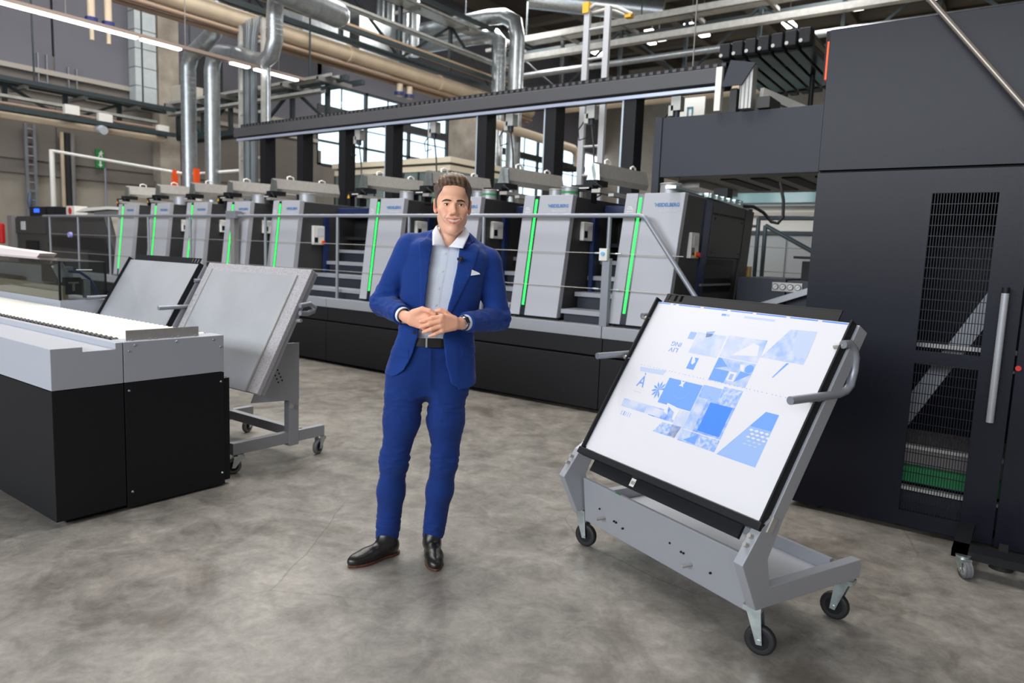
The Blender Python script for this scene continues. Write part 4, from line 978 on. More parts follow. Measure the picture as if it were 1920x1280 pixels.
    caster(t, -0.07, 0.05, 0.205, math.radians(20)); caster(t, 1.07, 0.04, 0.205, math.radians(25))
    caster(t, 1.08, 0.585, 0.205, math.radians(195)); caster(t, -0.045, 0.57, 0.205, math.radians(80))
    return t, F_
TH = math.radians(59.71)
M_tboard = mat('trolley_board', (180, 182, 188), 0.4, 0.3)
tr, FR = plate_trolley('silver wheeled plate trolley holding the blue printed plate, right foreground', (-1.752, 3.072, 0), math.radians(-22.98), 1.1, 0.85, TH, 0.551, M_tboard)
slab_on(FR, 0.372, 0.402, -0.088, -0.05, -0.02, -0.0185).build('paper_tag', M_white, tr, local=True)
for k in range(4): slab_on(FR, 0.378 + k * 0.006, 0.381 + k * 0.006, -0.078, -0.062, -0.0184, -0.018).build('tag_print', M_body, tr, local=True)
# printed plate resting on the trolley
M_plate = mat('coated_plate', (208, 207, 213), 0.35, 0.0, spec=0.5)
def blue(k, n):   # blue print of a given strength on the plate
    base = (208, 207, 213); full = (66, 128, 226)
    return tuple(int(a + (c - a) * k) for a, c in zip(base, full))
PB = [mat('print_blue_%s' % n, blue(k, n), 0.4) for k, n in ((1.0, 'full'), (0.72, 'mid'), (0.46, 'light'), (0.22, 'pale'), (0.0, 'bare'))]
PBn = [mat('print_picture_%s' % n, blue(k, n), 0.4, c2=blue(k2, n), vs=s_) for k, k2, n, s_ in ((0.85, 0.25, 'dark', 30), (0.45, 0.12, 'soft', 22), (0.26, 0.08, 'faint', 16), (0.6, 0.1, 'leafy', 60))]
pl = thing('printed_plate', 'white printing plate with blue imprint lying on the right-hand trolley', 'printing plate', (-1.752, 3.072, 0), math.radians(-22.98))
slab_on(FR, 0.004, 1.092, -0.008, 0.846, 0.0008, 0.002).build('plate_sheet', M_plate, pl, local=True)
def pr_poly(b, pts, lift=0.0022):
    n = len(pts); o = [FR(u, w, lift) for u, w in pts]
    ar = sum(pts[i][0] * pts[(i + 1) % n][1] - pts[(i + 1) % n][0] * pts[i][1] for i in range(n))
    b.add(o, [tuple(range(n)) if ar > 0 else tuple(range(n))[::-1]])
img = MB(); mats = PB + PBn
def P_(m, pts, lift=0.0022): img.m = m; pr_poly(img, pts, lift)
def R_(m, u0, w0, u1, w1, lift=0.0022): P_(m, [(u0, w0), (u1, w0), (u1, w1), (u0, w1)], lift)
R_(0, 0.004, 0.840, 1.09, 0.8455)
for u in (0.09, 0.13, 0.30, 0.47, 0.62, 0.80, 0.955): R_(4, u, 0.838, u + 0.02, 0.8458, 0.0024)
R_(1, 0.322, 0.325, 0.537, 0.457)
R_(5, 0.540, 0.184, 0.760, 0.462); R_(6, 0.542, 0.186, 0.60, 0.40, 0.0024); P_(2, [(0.541, 0.46), (0.65, 0.461), (0.655, 0.39), (0.60, 0.415), (0.555, 0.40)], 0.0025)
R_(1, 0.655, 0.40, 0.758, 0.476, 0.0024) if False else None
R_(8, 0.655, 0.392, 0.760, 0.475, 0.0024); R_(0, 0.622, 0.251, 0.748, 0.390, 0.0026)
R_(4, 0.545, 0.238, 0.76, 0.242, 0.0027); P_(1, [(0.572, 0.193), (0.644, 0.188), (0.638, 0.234)], 0.0026); R_(8, 0.652, 0.184, 0.757, 0.238, 0.0026)
R_(6, 0.550, 0.490, 0.762, 0.606); R_(1, 0.551, 0.492, 0.64, 0.55, 0.0024); P_(1, [(0.55, 0.55), (0.62, 0.57), (0.57, 0.604), (0.551, 0.604)], 0.0024); P_(1, [(0.69, 0.505), (0.76, 0.555), (0.70, 0.56)], 0.0024)
R_(4, 0.645, 0.506, 0.688, 0.55, 0.0026); R_(2, 0.655, 0.512, 0.675, 0.54, 0.0028)
P_(4, [(0.683, 0.591), (0.707, 0.592), (0.717, 0.560), (0.694, 0.566)], 0.0026)
img.m = 1; pts = [(0.738 + 0.022 * math.cos(a), 0.578 + 0.02 * math.sin(a)) for a in [k * math.pi / 8 for k in range(16)]]; pr_poly(img, pts, 0.0026)
P_(6, [(0.849, 0.788), (0.975, 0.793), (0.980, 0.640), (0.766, 0.641)])
P_(3, [(0.885, 0.789), (0.975, 0.793), (0.98, 0.69), (0.945, 0.655), (0.90, 0.70)], 0.0024)
P_(3, [(0.912, 0.788), (0.93, 0.73), (0.96, 0.67), (0.98, 0.66), (0.98, 0.70), (0.945, 0.72), (0.925, 0.79)], 0.0026)
P_(2, [(0.912, 0.411), (0.976, 0.411), (0.977, 0.179), (0.773, 0.180)]); P_(1, [(0.912, 0.411), (0.976, 0.411), (0.975, 0.338), (0.868, 0.336)], 0.0024)
for r in range(5):
    for k in range(4 - r // 3):
        u = 0.872 + k * 0.026 + (r % 2) * 0.012; w = 0.322 - r * 0.016
        P_(4 if r < 3 else 3, [(u, w), (u + 0.013, w + 0.006 - r * 0.0006), (u + 0.024, w), (u + 0.012, w - 0.006 + r * 0.0006)], 0.0026)
R_(1, 0.449, 0.813, 0.497, 0.824); R_(3, 0.475, 0.8135, 0.497, 0.8235, 0.0024); R_(3, 0.583, 0.814, 0.752, 0.825)
R_(7, 0.548, 0.610, 0.763, 0.72); P_(4, [(0.612, 0.626), (0.70, 0.70), (0.735, 0.69), (0.748, 0.642)], 0.0024); P_(6, [(0.70, 0.72), (0.762, 0.722), (0.765, 0.645), (0.748, 0.645), (0.735, 0.69)], 0.0025)
R_(7, 0.36, 0.60, 0.538, 0.713)
R_(1, 0.393, 0.520, 0.441, 0.582); P_(4, [(0.40, 0.582), (0.408, 0.55), (0.42, 0.545), (0.43, 0.56), (0.415, 0.582)], 0.0024)
R_(6, 0.312, 0.670, 0.355, 0.709); P_(2, [(0.41, 0.72), (0.46, 0.73), (0.45, 0.70), (0.42, 0.69)])
R_(7, 0.10, 0.255, 0.30, 0.299); R_(6, 0.096, 0.27, 0.15, 0.298, 0.0024); R_(6, 0.21, 0.255, 0.27, 0.29, 0.0024)
R_(5, 0.300, 0.252, 0.47, 0.30); R_(7, 0.30, 0.256, 0.38, 0.295, 0.0024); P_(4, [(0.385, 0.335), (0.475, 0.322), (0.47, 0.262), (0.385, 0.29)], 0.0025); P_(5, [(0.40, 0.32), (0.45, 0.30), (0.455, 0.26), (0.42, 0.27)], 0.0026)
R_(7, 0.472, 0.19, 0.537, 0.32)
P_(8, [(0.41, 0.240), (0.53, 0.245), (0.519, 0.186), (0.377, 0.185)])
P_(1, [(0.902, 0.636), (0.914, 0.636), (0.870, 0.560), (0.865, 0.561)])
P_(3, [(0.1, 0.478), (0.285, 0.487), (0.271, 0.461), (0.11, 0.455)])
for k in range(9):   # palm leaf
    a = math.radians(20 + k * 35); c0 = (0.292, 0.385); L = 0.048
    e = (c0[0] + L * math.cos(a), c0[1] + L * math.sin(a)); n_ = (-math.sin(a) * 0.006, math.cos(a) * 0.006); md_ = (c0[0] + 0.6 * L * math.cos(a), c0[1] + 0.6 * L * math.sin(a))
    P_(1, [c0, (md_[0] - n_[0], md_[1] - n_[1]), e, (md_[0] + n_[0], md_[1] + n_[1])], 0.0023 + k * 0.00004)
for k in range(40):
    u = 0.10 + k * 0.0222 + random.uniform(-0.006, 0.006)
    R_(1, u, 0.4875, u + 0.004, 0.491)
P_(4, [(0.40, 0.457), (0.418, 0.452), (0.43, 0.457), (0.424, 0.435), (0.434, 0.425), (0.418, 0.43), (0.40, 0.428), (0.41, 0.44)], 0.0026)
ring = [(0.43 + 0.052 * math.cos(a), 0.418 - 0.05 * abs(math.sin(a))) for a in [math.pi * k / 14 for k in range(15)]]
for p0, p1 in zip(ring[:-1], ring[1:]): P_(2, [p0, p1, (p1[0], p1[1] + 0.0016), (p0[0], p0[1] + 0.0016)], 0.0026)
for k in range(5): R_(1, 0.125 + k * 0.016, 0.212, 0.128 + k * 0.016 + (0.004 if k == 1 else 0), 0.235)
R_(3, 0.135, 0.345, 0.185, 0.348)
img.build('blue_imprint', mats, pl, local=True)
cdir = Vector((0, math.cos(TH), math.sin(TH)))
def plate_text(txt, size, u, w, m, rot=False, width=None, bold=0):
    text_obj('imprint_lettering', txt, size, m, pl, FR(u, w, 0.0028), (-1, 0, 0) if rot else (1, 0, 0), -cdir if rot else cdir, bold=bold, width=width)
plate_text('LIV', 0.034, 0.292, 0.611, PB[1], True, 0.058); plate_text('ING', 0.034, 0.298, 0.643, PB[1], True, 0.066)
plate_text('\u00c0', 0.088, 0.133, 0.375, PB[1], False, 0.052)

# ================================================================== TROLLEYS BEHIND THE CONVEYOR
tb, FB = plate_trolley('black-rimmed plate trolley with a bare metal sheet, behind the conveyor', (-6.343, 2.615, 0), 0.0, 1.1, 0.85, math.radians(60), 0.594, M_alu, mir=True)
slab_on(FB, 0.03, 1.07, 0.0, 0.83, 0.0005, 0.002).build('metal_sheet', M_alu, tb, local=True)
ts = thing('speckled_trolley', 'wheeled trolley with a big speckled grey board and metal sheet, behind conveyor', 'trolley', (-5.2, 2.66, 0), 0.0)
FS = lean(0.0, 0.55, math.radians(61.8))
def speck():
    m = bpy.data.materials.new('speckled_paint'); m.use_nodes = True
    nt = m.node_tree; N = nt.nodes; b = N['Principled BSDF']
    tc = N.new('ShaderNodeTexCoord'); n = N.new('ShaderNodeTexNoise'); n.inputs['Scale'].default_value = 300; n.inputs['Detail'].default_value = 2
    r = N.new('ShaderNodeValToRGB'); r.color_ramp.elements[0].position = 0.38; r.color_ramp.elements[1].position = 0.6
    r.color_ramp.elements[0].color = rgb(122, 118, 122); r.color_ramp.elements[1].color = rgb(190, 187, 191)
    nt.links.new(tc.outputs['Object'], n.inputs['Vector']); nt.links.new(n.outputs['Fac'], r.inputs['Fac']); nt.links.new(r.outputs['Color'], b.inputs['Base Color'])
    b.inputs['Roughness'].default_value = 0.6; return m
M_sp = speck()
slab_on(FS, 0, 1.25, 0, 0.905, -0.035, 0.0).build('board', M_sp, ts, local=True, bevel=0.004)
slab_on(FS, 0.005, 1.245, 0.005, 0.9, -0.065, -0.035).build('board_back', M_silver, ts, local=True, bevel=0.003)
slab_on(FS, 0.09, 1.135, 0.0, 0.845, 0.0005, 0.004).build('metal_sheet', M_alu, ts, local=True)
slab_on(FS, 1.125, 1.137, 0.0, 0.85, 0.003, 0.012).build('edge_strip', M_tray, ts, local=True); slab_on(FS, 0.088, 0.098, 0.0, 0.85, 0.003, 0.012).build('edge_strip', M_tray, ts, local=True)
for k in range(3): slab_on(FS, 0.02, 0.03, 0.52 + k * 0.05, 0.53 + k * 0.05, 0.0, 0.003).build('screw', M_steel, ts, local=True)
for x in (0.175, 1.055):
    B().box(x, x + 0.05, -0.08, 0.66, 0.13, 0.21).build('foot_rail', M_silver, ts, local=True, bevel=0.004)
    B().box(x - 0.005, x + 0.055, 0.35, 0.43, 0.11, 0.45).build('post', M_silver, ts, local=True, bevel=0.004)
    B().box(x, x + 0.05, 0.355, 0.425, 0.45, 0.83).build('post', M_silver, ts, local=True, bevel=0.004)
    g = B().prism([(x + 0.05, 0.43, 0.835), (x + 0.05, 0.22, 0.835), (x + 0.05, 0.05, 0.46), (x + 0.05, 0.43, 0.43)], (0.006, 0, 0)).build('side_plate', M_silver, ts, local=True)
    for i in range(2):
        for k in range(6): B().cyl((x + 0.055, 0.20 + i * 0.03 + k * 0.012, 0.70 - k * 0.025 + i * 0.01), (x + 0.058, 0.20 + i * 0.03 + k * 0.012, 0.70 - k * 0.025 + i * 0.01), 0.006, 8).build('plate_hole', M_hole, g, local=True)
    B().cyl((x + 0.05, 0.36, 0.40), (x + 0.085, 0.345, 0.40), 0.018, 10).build('clamp_knob', M_steel, ts, local=True)
    for y in (-0.03, 0.64): caster(ts, x + 0.025, y, 0.13 if y > 0 else 0.13, math.radians(250 if y < 0 else -70), 0.052, M_greyrub)
B().box(0.2, 1.08, 0.44, 0.49, 0.14, 0.21).build('cross_bar', M_silver, ts, local=True, bevel=0.004)
B().box(0.2, 1.08, 0.36, 0.42, 0.74, 0.80).build('cross_bar', M_silver, ts, local=True, bevel=0.004)
for x, e in ((-0.06, -1), (1.29, 1)):
    B().tube([(x, 0.30, 1.06), (x, 0.36, 1.055), (x, 0.41, 1.07), (x, 0.42, 1.09), (x, 0.38, 1.12), (x, 0.30, 1.11)] if e > 0 else [(x, 0.08, 1.0), (x, 0.34, 1.01), (x, 0.41, 1.035), (x, 0.42, 1.08), (x, 0.38, 1.12), (x, 0.30, 1.11)], 0.017, 10).build('handle', M_rail, ts, local=True)
    B().cyl((x, 0.31, 1.01), (x - e * 0.09, 0.31, 1.0), 0.012, 8).build('handle_mount', M_steel, ts, local=True)

# ================================================================== ROLLER CONVEYOR (left foreground)
t = thing('roller_conveyor', 'grey and black roller conveyor table with white rollers, left foreground', 'conveyor', (-3.96, 1.48, 0))
XE, XF = -3.955, -9.6
prof = [(1.484, 0.722), (1.838, 0.722), (1.838, 0.946), (1.80, 0.946), (1.80, 0.912), (1.637, 0.912), (1.637, 0.937), (1.484, 0.937)]
B().prism([(XE, y, z) for y, z in prof], (XF - XE, 0, 0)).build('side_housing', M_conv, t, bevel=0.003)
B().box(XF, XE, 1.484, 1.838, 0.03, 0.718).build('base_housing', M_black, t, bevel=0.003)
e = B().box(XE - 0.14, XE, 1.843, 2.436, 0.722, 0.946).build('end_cover', M_conv, t, bevel=0.003)
B().box(XE - 0.14, XE, 1.843, 2.436, 0.012, 0.718).build('end_panel', M_black, t, bevel=0.003)
B().box(XF, XE - 0.01, 2.44, 2.478, 0.03, 0.678).build('rear_panel', M_black, t, bevel=0.003)
B().box(XF, XE - 0.14, 2.42, 2.47, 0.72, 0.925).build('rear_housing', M_conv, t)
B().box(XF, XE - 0.141, 1.84, 2.44, 0.03, 0.88).build('inner_bed', M_hole, t)
B().box(XF, XE - 0.05, 1.55, 2.40, 0.0, 0.03).build('plinth', M_hole, t)
for y, z in ((1.872, 0.895), (1.905, 0.925), (2.14, 0.928), (2.37, 0.922), (2.415, 0.875), (1.867, 0.675), (2.415, 0.66), (1.872, 0.10), (2.418, 0.085)):
    B().cyl((XE, y, z), (XE + 0.005, y, z), 0.0075, 10, 0.005).build('screw', M_zinc, t)
b = B().box(XE - 0.048, XE - 0.044, 1.878, 2.30, 0.947, 1.003)
for y in (1.9, 2.0, 2.035, 2.13, 2.165, 2.27): b.box(XE - 0.05, XE - 0.03, y, y + 0.012, 0.946, 0.955)
b.build('stop_plate', M_steel, t)
M_roll = mat('cream_white_roller', (216, 213, 205), 0.5)
rb = B().cyl((0, 1.872, 0), (0, 2.40, 0), 0.0255, 14); rm = None
eb = B().cyl((0, 1.852, 0), (0, 1.886, 0), 0.0275, 12).torus((0, 1.885, 0), (0, 1, 0), 0.0275, 0.002, 14, 5)
eb2 = B().cyl((0, 2.40, 0), (0, 2.415, 0), 0.02, 10)
for k in range(84):
    x = XE - 0.17 - k * 0.0605
    if rm is None:
        rm = rb.build('roller', M_roll, t, local=True); em = eb.build('roller_end', M_rubber, rm, local=True); em2 = eb2.build('roller_end', M_rubber, rm, local=True)
        off = Vector((-XE - 0.005, -1.48, 0)); r_, q_ = rm, em
    else:
        r_ = rm.copy(); COL.objects.link(r_); q_ = em.copy(); COL.objects.link(q_); q_.parent = r_; q_ = em2.copy(); COL.objects.link(q_); q_.parent = r_
    r_.location = (x + 3.96, -1.48, 0.925)
# hood of smoked acrylic behind the rollers
t = thing('acrylic_hood', 'smoked acrylic hood over machinery behind the rollers at far left', 'hood', (-6.39, 2.5, 0))
M_smoke = glass('smoked_acrylic', (208, 211, 209), 0.02)
B().box(-9.6, -6.395, 2.49, 2.86, 0.0, 0.985).build('hood_base', M_conv, t)
HX = -6.395
B().box(-9.6, HX, 2.49, 2.495, 0.99, 1.30).build('front_pane', M_smoke, t)
B().box(HX - 0.006, HX, 2.495, 2.85, 0.99, 1.30).build('side_pane', M_smoke, t)
B().box(-9.6, HX, 2.49, 2.85, 1.30, 1.306).build('top_pane', glass('smoked_top', (196, 196, 192), 0.10, 0.15), t)
B().box(HX - 0.012, HX + 0.003, 2.485, 2.50, 0.985, 1.305).box(HX - 0.006, HX + 0.003, 2.84, 2.855, 0.985, 1.30).build('edge', M_black, t)
B().box(-9.5, HX - 0.02, 2.52, 2.56, 0.985, 1.10).build('inner_cover', mat('inner_beige', (205, 190, 162), 0.6), t)
B().box(-9.5, -6.9, 2.56, 2.8, 1.10, 1.24).build('inner_block', M_conv, t)
B().box(-9.5, -7.25, 2.515, 2.53, 1.11, 1.145).build('inner_rail', M_strip, t)
B().box(-6.85, -6.55, 2.53, 2.6, 1.12, 1.27).build('inner_dark_block', M_body, t)
B().cyl((-6.5, 2.58, 1.14), (-6.53, 2.53, 1.275), 0.045, 14).build('cylinder', M_conv, t)
b = B().box(-6.47, -6.41, 2.54, 2.66, 1.03, 1.17).build('holder', M_black, t)
B().box(-6.41, -6.405, 2.56, 2.64, 1.12, 1.135).box(-6.41, -6.405, 2.59, 2.61, 1.06, 1.125).build('t_bracket', M_steel, b)
B().box(-6.44, -6.41, 2.68, 2.73, 1.0, 1.15).build('grey_valve', M_conv, t)
B().tube([(-6.45, 2.58, 1.22), (-6.43, 2.66, 1.215), (-6.42, 2.73, 1.16), (-6.42, 2.77, 1.08), (-6.42, 2.80, 1.0)], 0.012, 8).build('blue_tube', mat('tube_blue', (40, 80, 140), 0.4), t)
B().cyl((HX + 0.0, 2.62, 1.235), (HX + 0.003, 2.74, 1.235), 0.004, 6).build('slot_edge', M_palegrey, t)
o = B().prism([(-8.9, 2.7, 1.307), (-7.4, 2.7, 1.307), (-7.32, 2.7, 1.345), (-7.7, 2.7, 1.36), (-8.2, 2.7, 1.37), (-8.9, 2.7, 1.40)], (0, 0.14, 0))
o.build('paper_roll', mat('pinkish_paper', (238, 224, 222), 0.7)); o = bpy.data.objects['paper_roll']; tag(o, 'pinkish white sheets of paper lying on top of the smoked hood', 'paper')

# ================================================================== THE MAN (signed-distance modelling)
def surfnet(f, ax):
    """surface nets on a (possibly uneven) grid -> vertices, quads"""
    s = f < 0
    cnt = np.zeros(tuple(n - 1 for n in f.shape), np.int8)
    sl = lambda i, j, k: (slice(i, f.shape[0] - 1 + i), slice(j, f.shape[1] - 1 + j), slice(k, f.shape[2] - 1 + k))
    CR = [(i, j, k) for i in (0, 1) for j in (0, 1) for k in (0, 1)]
    for c in CR: cnt += s[sl(*c)]
    m = (cnt > 0) & (cnt < 8)
    ijk = np.argwhere(m); n = len(ijk)
    idx = np.full(m.shape, -1, np.int32); idx[m] = np.arange(n)
    val = {c: f[sl(*c)][m] for c in CR}
    acc = np.zeros((n, 3)); w = np.zeros(n)
    for a in CR:
        for d in range(3):
            if a[d]: continue
            b = list(a); b[d] = 1; b = tuple(b)
            va, vb = val[a], val[b]; x = (va < 0) != (vb < 0)
            t = np.where(x, va / np.where(x, va - vb, 1), 0)
            p = np.tile(np.array(a, float), (n, 1)); p[:, d] += t
            acc[x] += p[x]; w += x
    pos = ijk + acc / w[:, None]
    V = np.stack([np.interp(pos[:, d], np.arange(len(ax[d])), ax[d]) for d in range(3)], 1)
    F = []
    for d in range(3):
        e, g = [(1, 2), (2, 0), (0, 1)][d]
        A = [slice(1, -1)] * 3; A[d] = slice(0, -1); Bs = [slice(1, -1)] * 3; Bs[d] = slice(1, None)
        sa, sb = s[tuple(A)], s[tuple(Bs)]
        for flip, q in ((False, sa & ~sb), (True, ~sa & sb)):
            p = np.argwhere(q)
            if not len(p): continue
            o = np.ones(3, int); o[d] = 0; p = p + o
            def c(de, dg):
                r = p.copy(); r[:, e] += de; r[:, g] += dg; return idx[r[:, 0], r[:, 1], r[:, 2]]
            quad = np.stack([c(-1, -1), c(0, -1), c(0, 0), c(-1, 0)], 1)
            F.append(quad[:, ::-1] if flip else quad)
    return V, np.concatenate(F)

class Fld:
    def __init__(s, ax): s.ax = [np.asarray(a, float) for a in ax]; s.f = np.full([len(a) for a in s.ax], 1.0, np.float32)
    def sub(s, lo, hi):
        r = []
        for d in range(3):
            a, b = np.searchsorted(s.ax[d], [lo[d], hi[d]]); r.append(slice(max(0, a - 1), min(len(s.ax[d]), b + 1)))
        return tuple(r)
    def grid(s, r):
        return s.ax[0][r[0]][:, None, None], s.ax[1][r[1]][None, :, None], s.ax[2][r[2]][None, None, :]
    def put(s, fn, lo, hi, k=0.01, cut=False, mg=0.03):
        lo = np.array(lo) - mg - k; hi = np.array(hi) + mg + k
        r = s.sub(lo, hi)
        d = fn(*s.grid(r)); a = s.f[r]
        if cut: d, a2 = -d, -a; 
        else: a2 = a
        if cut:   # smooth max(a, -d) = -smin(-a, d)
            d = -d; x = -smin(-a, d, k); s.f[r] = x
        else:
            s.f[r] = smin(a, d, k)
    def cap(s, p, q, r0, r1, k=0.01, cut=False, e=None):
        p = np.array(p, float); q = np.array(q, float); R = max(r0, r1)
        s.put(lambda x, y, z: capd(x, y, z, p, q, r0, r1, e), np.minimum(p, q) - R * 1.3, np.maximum(p, q) + R * 1.3, k, cut)
    def ell(s, c, r, k=0.01, cut=False, rot=None):
        c = np.array(c, float); R = max(r)
        s.put(lambda x, y, z: elld(x, y, z, c, r, rot), c - R, c + R, k, cut)
def smin(a, b, k):
    if k <= 0: return np.minimum(a, b)
    h = np.clip(0.5 + 0.5 * (b - a) / k, 0, 1)
    return b + (a - b) * h - 0 * h if False else (b * (1 - h) + a * (1 - (1 - h)) if False else b * (1 - (1 - h)) * 0 + _sm(a, b, h, k))
def _sm(a, b, h, k):   # h = 1 -> a (when a < b)
    return b * (1 - h) + a * h - k * h * (1 - h)
def capd(x, y, z, p, q, r0, r1, e=None):
    d = q - p; L = d @ d + 1e-12
    t = np.clip(((x - p[0]) * d[0] + (y - p[1]) * d[1] + (z - p[2]) * d[2]) / L, 0, 1)
    ax_, ay_, az_ = x - p[0] - t * d[0], y - p[1] - t * d[1], z - p[2] - t * d[2]
    if e is not None: ax_, ay_, az_ = ax_ / e[0], ay_ / e[1], az_ / e[2]
    return np.sqrt(ax_ ** 2 + ay_ ** 2 + az_ ** 2) - (r0 + t * (r1 - r0))
def elld(x, y, z, c, r, rot=None):
    dx, dy, dz = x - c[0], y - c[1], z - c[2]
    if rot is not None:
        dx, dy, dz = (rot[0][0] * dx + rot[0][1] * dy + rot[0][2] * dz, rot[1][0] * dx + rot[1][1] * dy + rot[1][2] * dz, rot[2][0] * dx + rot[2][1] * dy + rot[2][2] * dz)
    k0 = np.sqrt((dx / r[0]) ** 2 + (dy / r[1]) ** 2 + (dz / r[2]) ** 2)
    k1 = np.sqrt((dx / r[0] ** 2) ** 2 + (dy / r[1] ** 2) ** 2 + (dz / r[2] ** 2) ** 2)
    return k0 * (k0 - 1) / (k1 + 1e-9)
def loft(zs, cx, cy, a, b, n=2.4, grow=0.0, z0=None, z1=None):
    """stack of super-ellipses along z"""
    def fn(x, y, z):
        zz = np.clip(z, zs[0], zs[-1])
        A = np.interp(zz, zs, a) + grow; Bb = np.interp(zz, zs, b) + grow; X = np.interp(zz, zs, cx); Y = np.interp(zz, zs, cy)
        d = ((np.abs((x - X) / A) ** n + np.abs((y - Y) / Bb) ** n) ** (1.0 / n) - 1) * np.minimum(A, Bb)
        lo = zs[0] if z0 is None else z0; hi = zs[-1] if z1 is None else z1
        return np.maximum(d, np.maximum(lo - z, z - hi))
    return fn
_w = np.random.RandomState(5)
_dirs = _w.normal(size=(14, 3)); _ph = _w.uniform(0, 6.28, 14)
def wob(x, y, z, sc, squash=(1, 1, 1)):
    o = 0
    for d, p in zip(_dirs, _ph): o = o + np.sin((x * d[0] * squash[0] + y * d[1] * squash[1] + z * d[2] * squash[2]) * sc + p)
    return o / 14
def polysd(px, pz, poly):
    """signed distance in the x-z plane, negative inside"""
    d = np.full(np.broadcast(px, pz).shape, 1e9); ins = np.zeros(d.shape, bool); n = len(poly)
    for i in range(n):
        ax_, az_ = poly[i]; bx, bz = poly[(i + 1) % n]; ex, ez = bx - ax_, bz - az_
        wx, wz = px - ax_, pz - az_
        t = np.clip((wx * ex + wz * ez) / (ex * ex + ez * ez), 0, 1)
        d = np.minimum(d, np.hypot(wx - ex * t, wz - ez * t))
        c = ((az_ > pz) != (bz > pz)) & (px < (bx - ax_) * (pz - az_) / (bz - az_ + 1e-12) + ax_)
        ins ^= c
    return np.where(ins, -d, d)
def mesh_np(name, V, F, m, parent, col=None, smooth=True):
    me = bpy.data.meshes.new(name)
    me.vertices.add(len(V)); me.vertices.foreach_set('co', V.astype(np.float32).ravel())
    me.loops.add(F.size); me.loops.foreach_set('vertex_index', F.astype(np.int32).ravel())
    me.polygons.add(len(F)); me.polygons.foreach_set('loop_start', np.arange(0, F.size, 4, dtype=np.int32))
    me.polygons.foreach_set('use_smooth', np.full(len(F), smooth))
    me.update(); me.validate()
    if col is not None:
        a = me.color_attributes.new('tone', 'FLOAT_COLOR', 'POINT'); a.data.foreach_set('color', col.astype(np.float32).ravel())
    me.materials.append(m)
    o = bpy.data.objects.new(name, me); COL.objects.link(o); o.parent = parent
    if parent is not None: OFF[o.name] = OFF.get(parent.name, (Vector((0, 0, 0)), 0.0))
    return o
def tone_mat(name, rough=0.5, sss=0.0, bump=0.0, bs=300, sheen=0.0, spec=0.5):
    m = bpy.data.materials.new(name); m.use_nodes = True; nt = m.node_tree; N = nt.nodes; b = N['Principled BSDF']
    a = N.new('ShaderNodeVertexColor'); a.layer_name = 'tone'
    nt.links.new(a.outputs['Color'], b.inputs['Base Color']); b.inputs['Roughness'].default_value = rough
    b.inputs['Specular IOR Level'].default_value = spec
    if sss:
        b.inputs['Subsurface Weight'].default_value = sss; b.inputs['Subsurface Radius'].default_value = (0.012, 0.005, 0.003); b.inputs['Subsurface Scale'].default_value = 1.0
    if bump:
        tc = N.new('ShaderNodeTexCoord'); n = N.new('ShaderNodeTexNoise'); n.inputs['Scale'].default_value = bs
        bp = N.new('ShaderNodeBump'); bp.inputs['Strength'].default_value = bump; bp.inputs['Distance'].default_value = 0.001
        nt.links.new(tc.outputs['Object'], n.inputs['Vector']); nt.links.new(n.outputs['Fac'], bp.inputs['Height']); nt.links.new(bp.outputs['Normal'], b.inputs['Normal'])
    return m
def cloth_mat(name, c, c2, scale=900, rough=0.85, sheen=0.25, spec=0.25):
    m = mat(name, c, rough, bump=0.15, bs=scale, spec=spec, sheen=sheen, c2=c2, vs=7)
    return m
man = thing('person', 'smiling man in blue suit and open white shirt standing with hands clasped', 'person', (-2.366, 2.457, 0), math.radians(43.92))
OFF[man.name] = (Vector((-2.366, 2.457, 0)), math.radians(43.92))

# shared body measures (x to the right of the picture, y away from it, z up)
TZ = np.array([0.80, 0.90, 1.00, 1.10, 1.20, 1.30, 1.40, 1.48, 1.53, 1.56])
TX = np.array([0.070, 0.076, 0.084, 0.098, 0.110, 0.118, 0.126, 0.136, 0.142, 0.146])
TY = np.array([0.02, 0.02, 0.02, 0.015, 0.012, 0.015, 0.02, 0.03, 0.03, 0.03])
TA = np.array([0.185, 0.192, 0.182, 0.172, 0.172, 0.182, 0.186, 0.178, 0.150, 0.110])
TB = np.array([0.125, 0.125, 0.118, 0.112, 0.114, 0.124, 0.128, 0.118, 0.100, 0.080])
HX, HY, HZ = 0.158, -0.015, 0.0        # head axis
SHR, ELR, WRR = (-0.030, 0.025, 1.515), (-0.160, 0.055, 1.245), (-0.040, -0.200, 1.202)
SHL, ELL, WRL = (0.335, 0.025, 1.462), (0.392, -0.005, 1.190), (0.192, -0.245, 1.186)

# ---------------- body: head, neck, torso, limbs and both hands in one continuous surface
def axis(segs):
    out = [np.array([segs[0][0]])]
    for a, b, h in segs: out.append(np.linspace(a, b, max(2, int(round((b - a) / h)) + 1))[1:])
    return np.concatenate(out)
AX = axis([(-0.26, -0.07, 0.008), (-0.07, 0.262, 0.0021), (0.262, 0.46, 0.008)])
AY = axis([(-0.34, -0.06, 0.0021), (-0.06, 0.10, 0.004), (0.10, 0.2, 0.01)])
AZ = axis([(0.0, 1.105, 0.014), (1.105, 1.265, 0.0021), (1.265, 1.50, 0.008), (1.50, 1.58, 0.004), (1.58, 1.87, 0.0021)])
b = Fld((AX, AY, AZ))
b.put(loft(TZ, TX, TY, TA, TB, 2.3, -0.045, 0.84, 1.52), (-0.2, -0.2, 0.8), (0.35, 0.2, 1.56), 0.01)
b.cap((0.05, 0.03, 1.50), (0.24, 0.03, 1.485), 0.045, 0.045, 0.05)
b.cap((0.142, 0.045, 1.46), (0.156, 0.012, 1.64), 0.056, 0.055, 0.035)
b.cap((0.140, -0.012, 1.50), (0.153, -0.028, 1.60), 0.036, 0.037, 0.025)
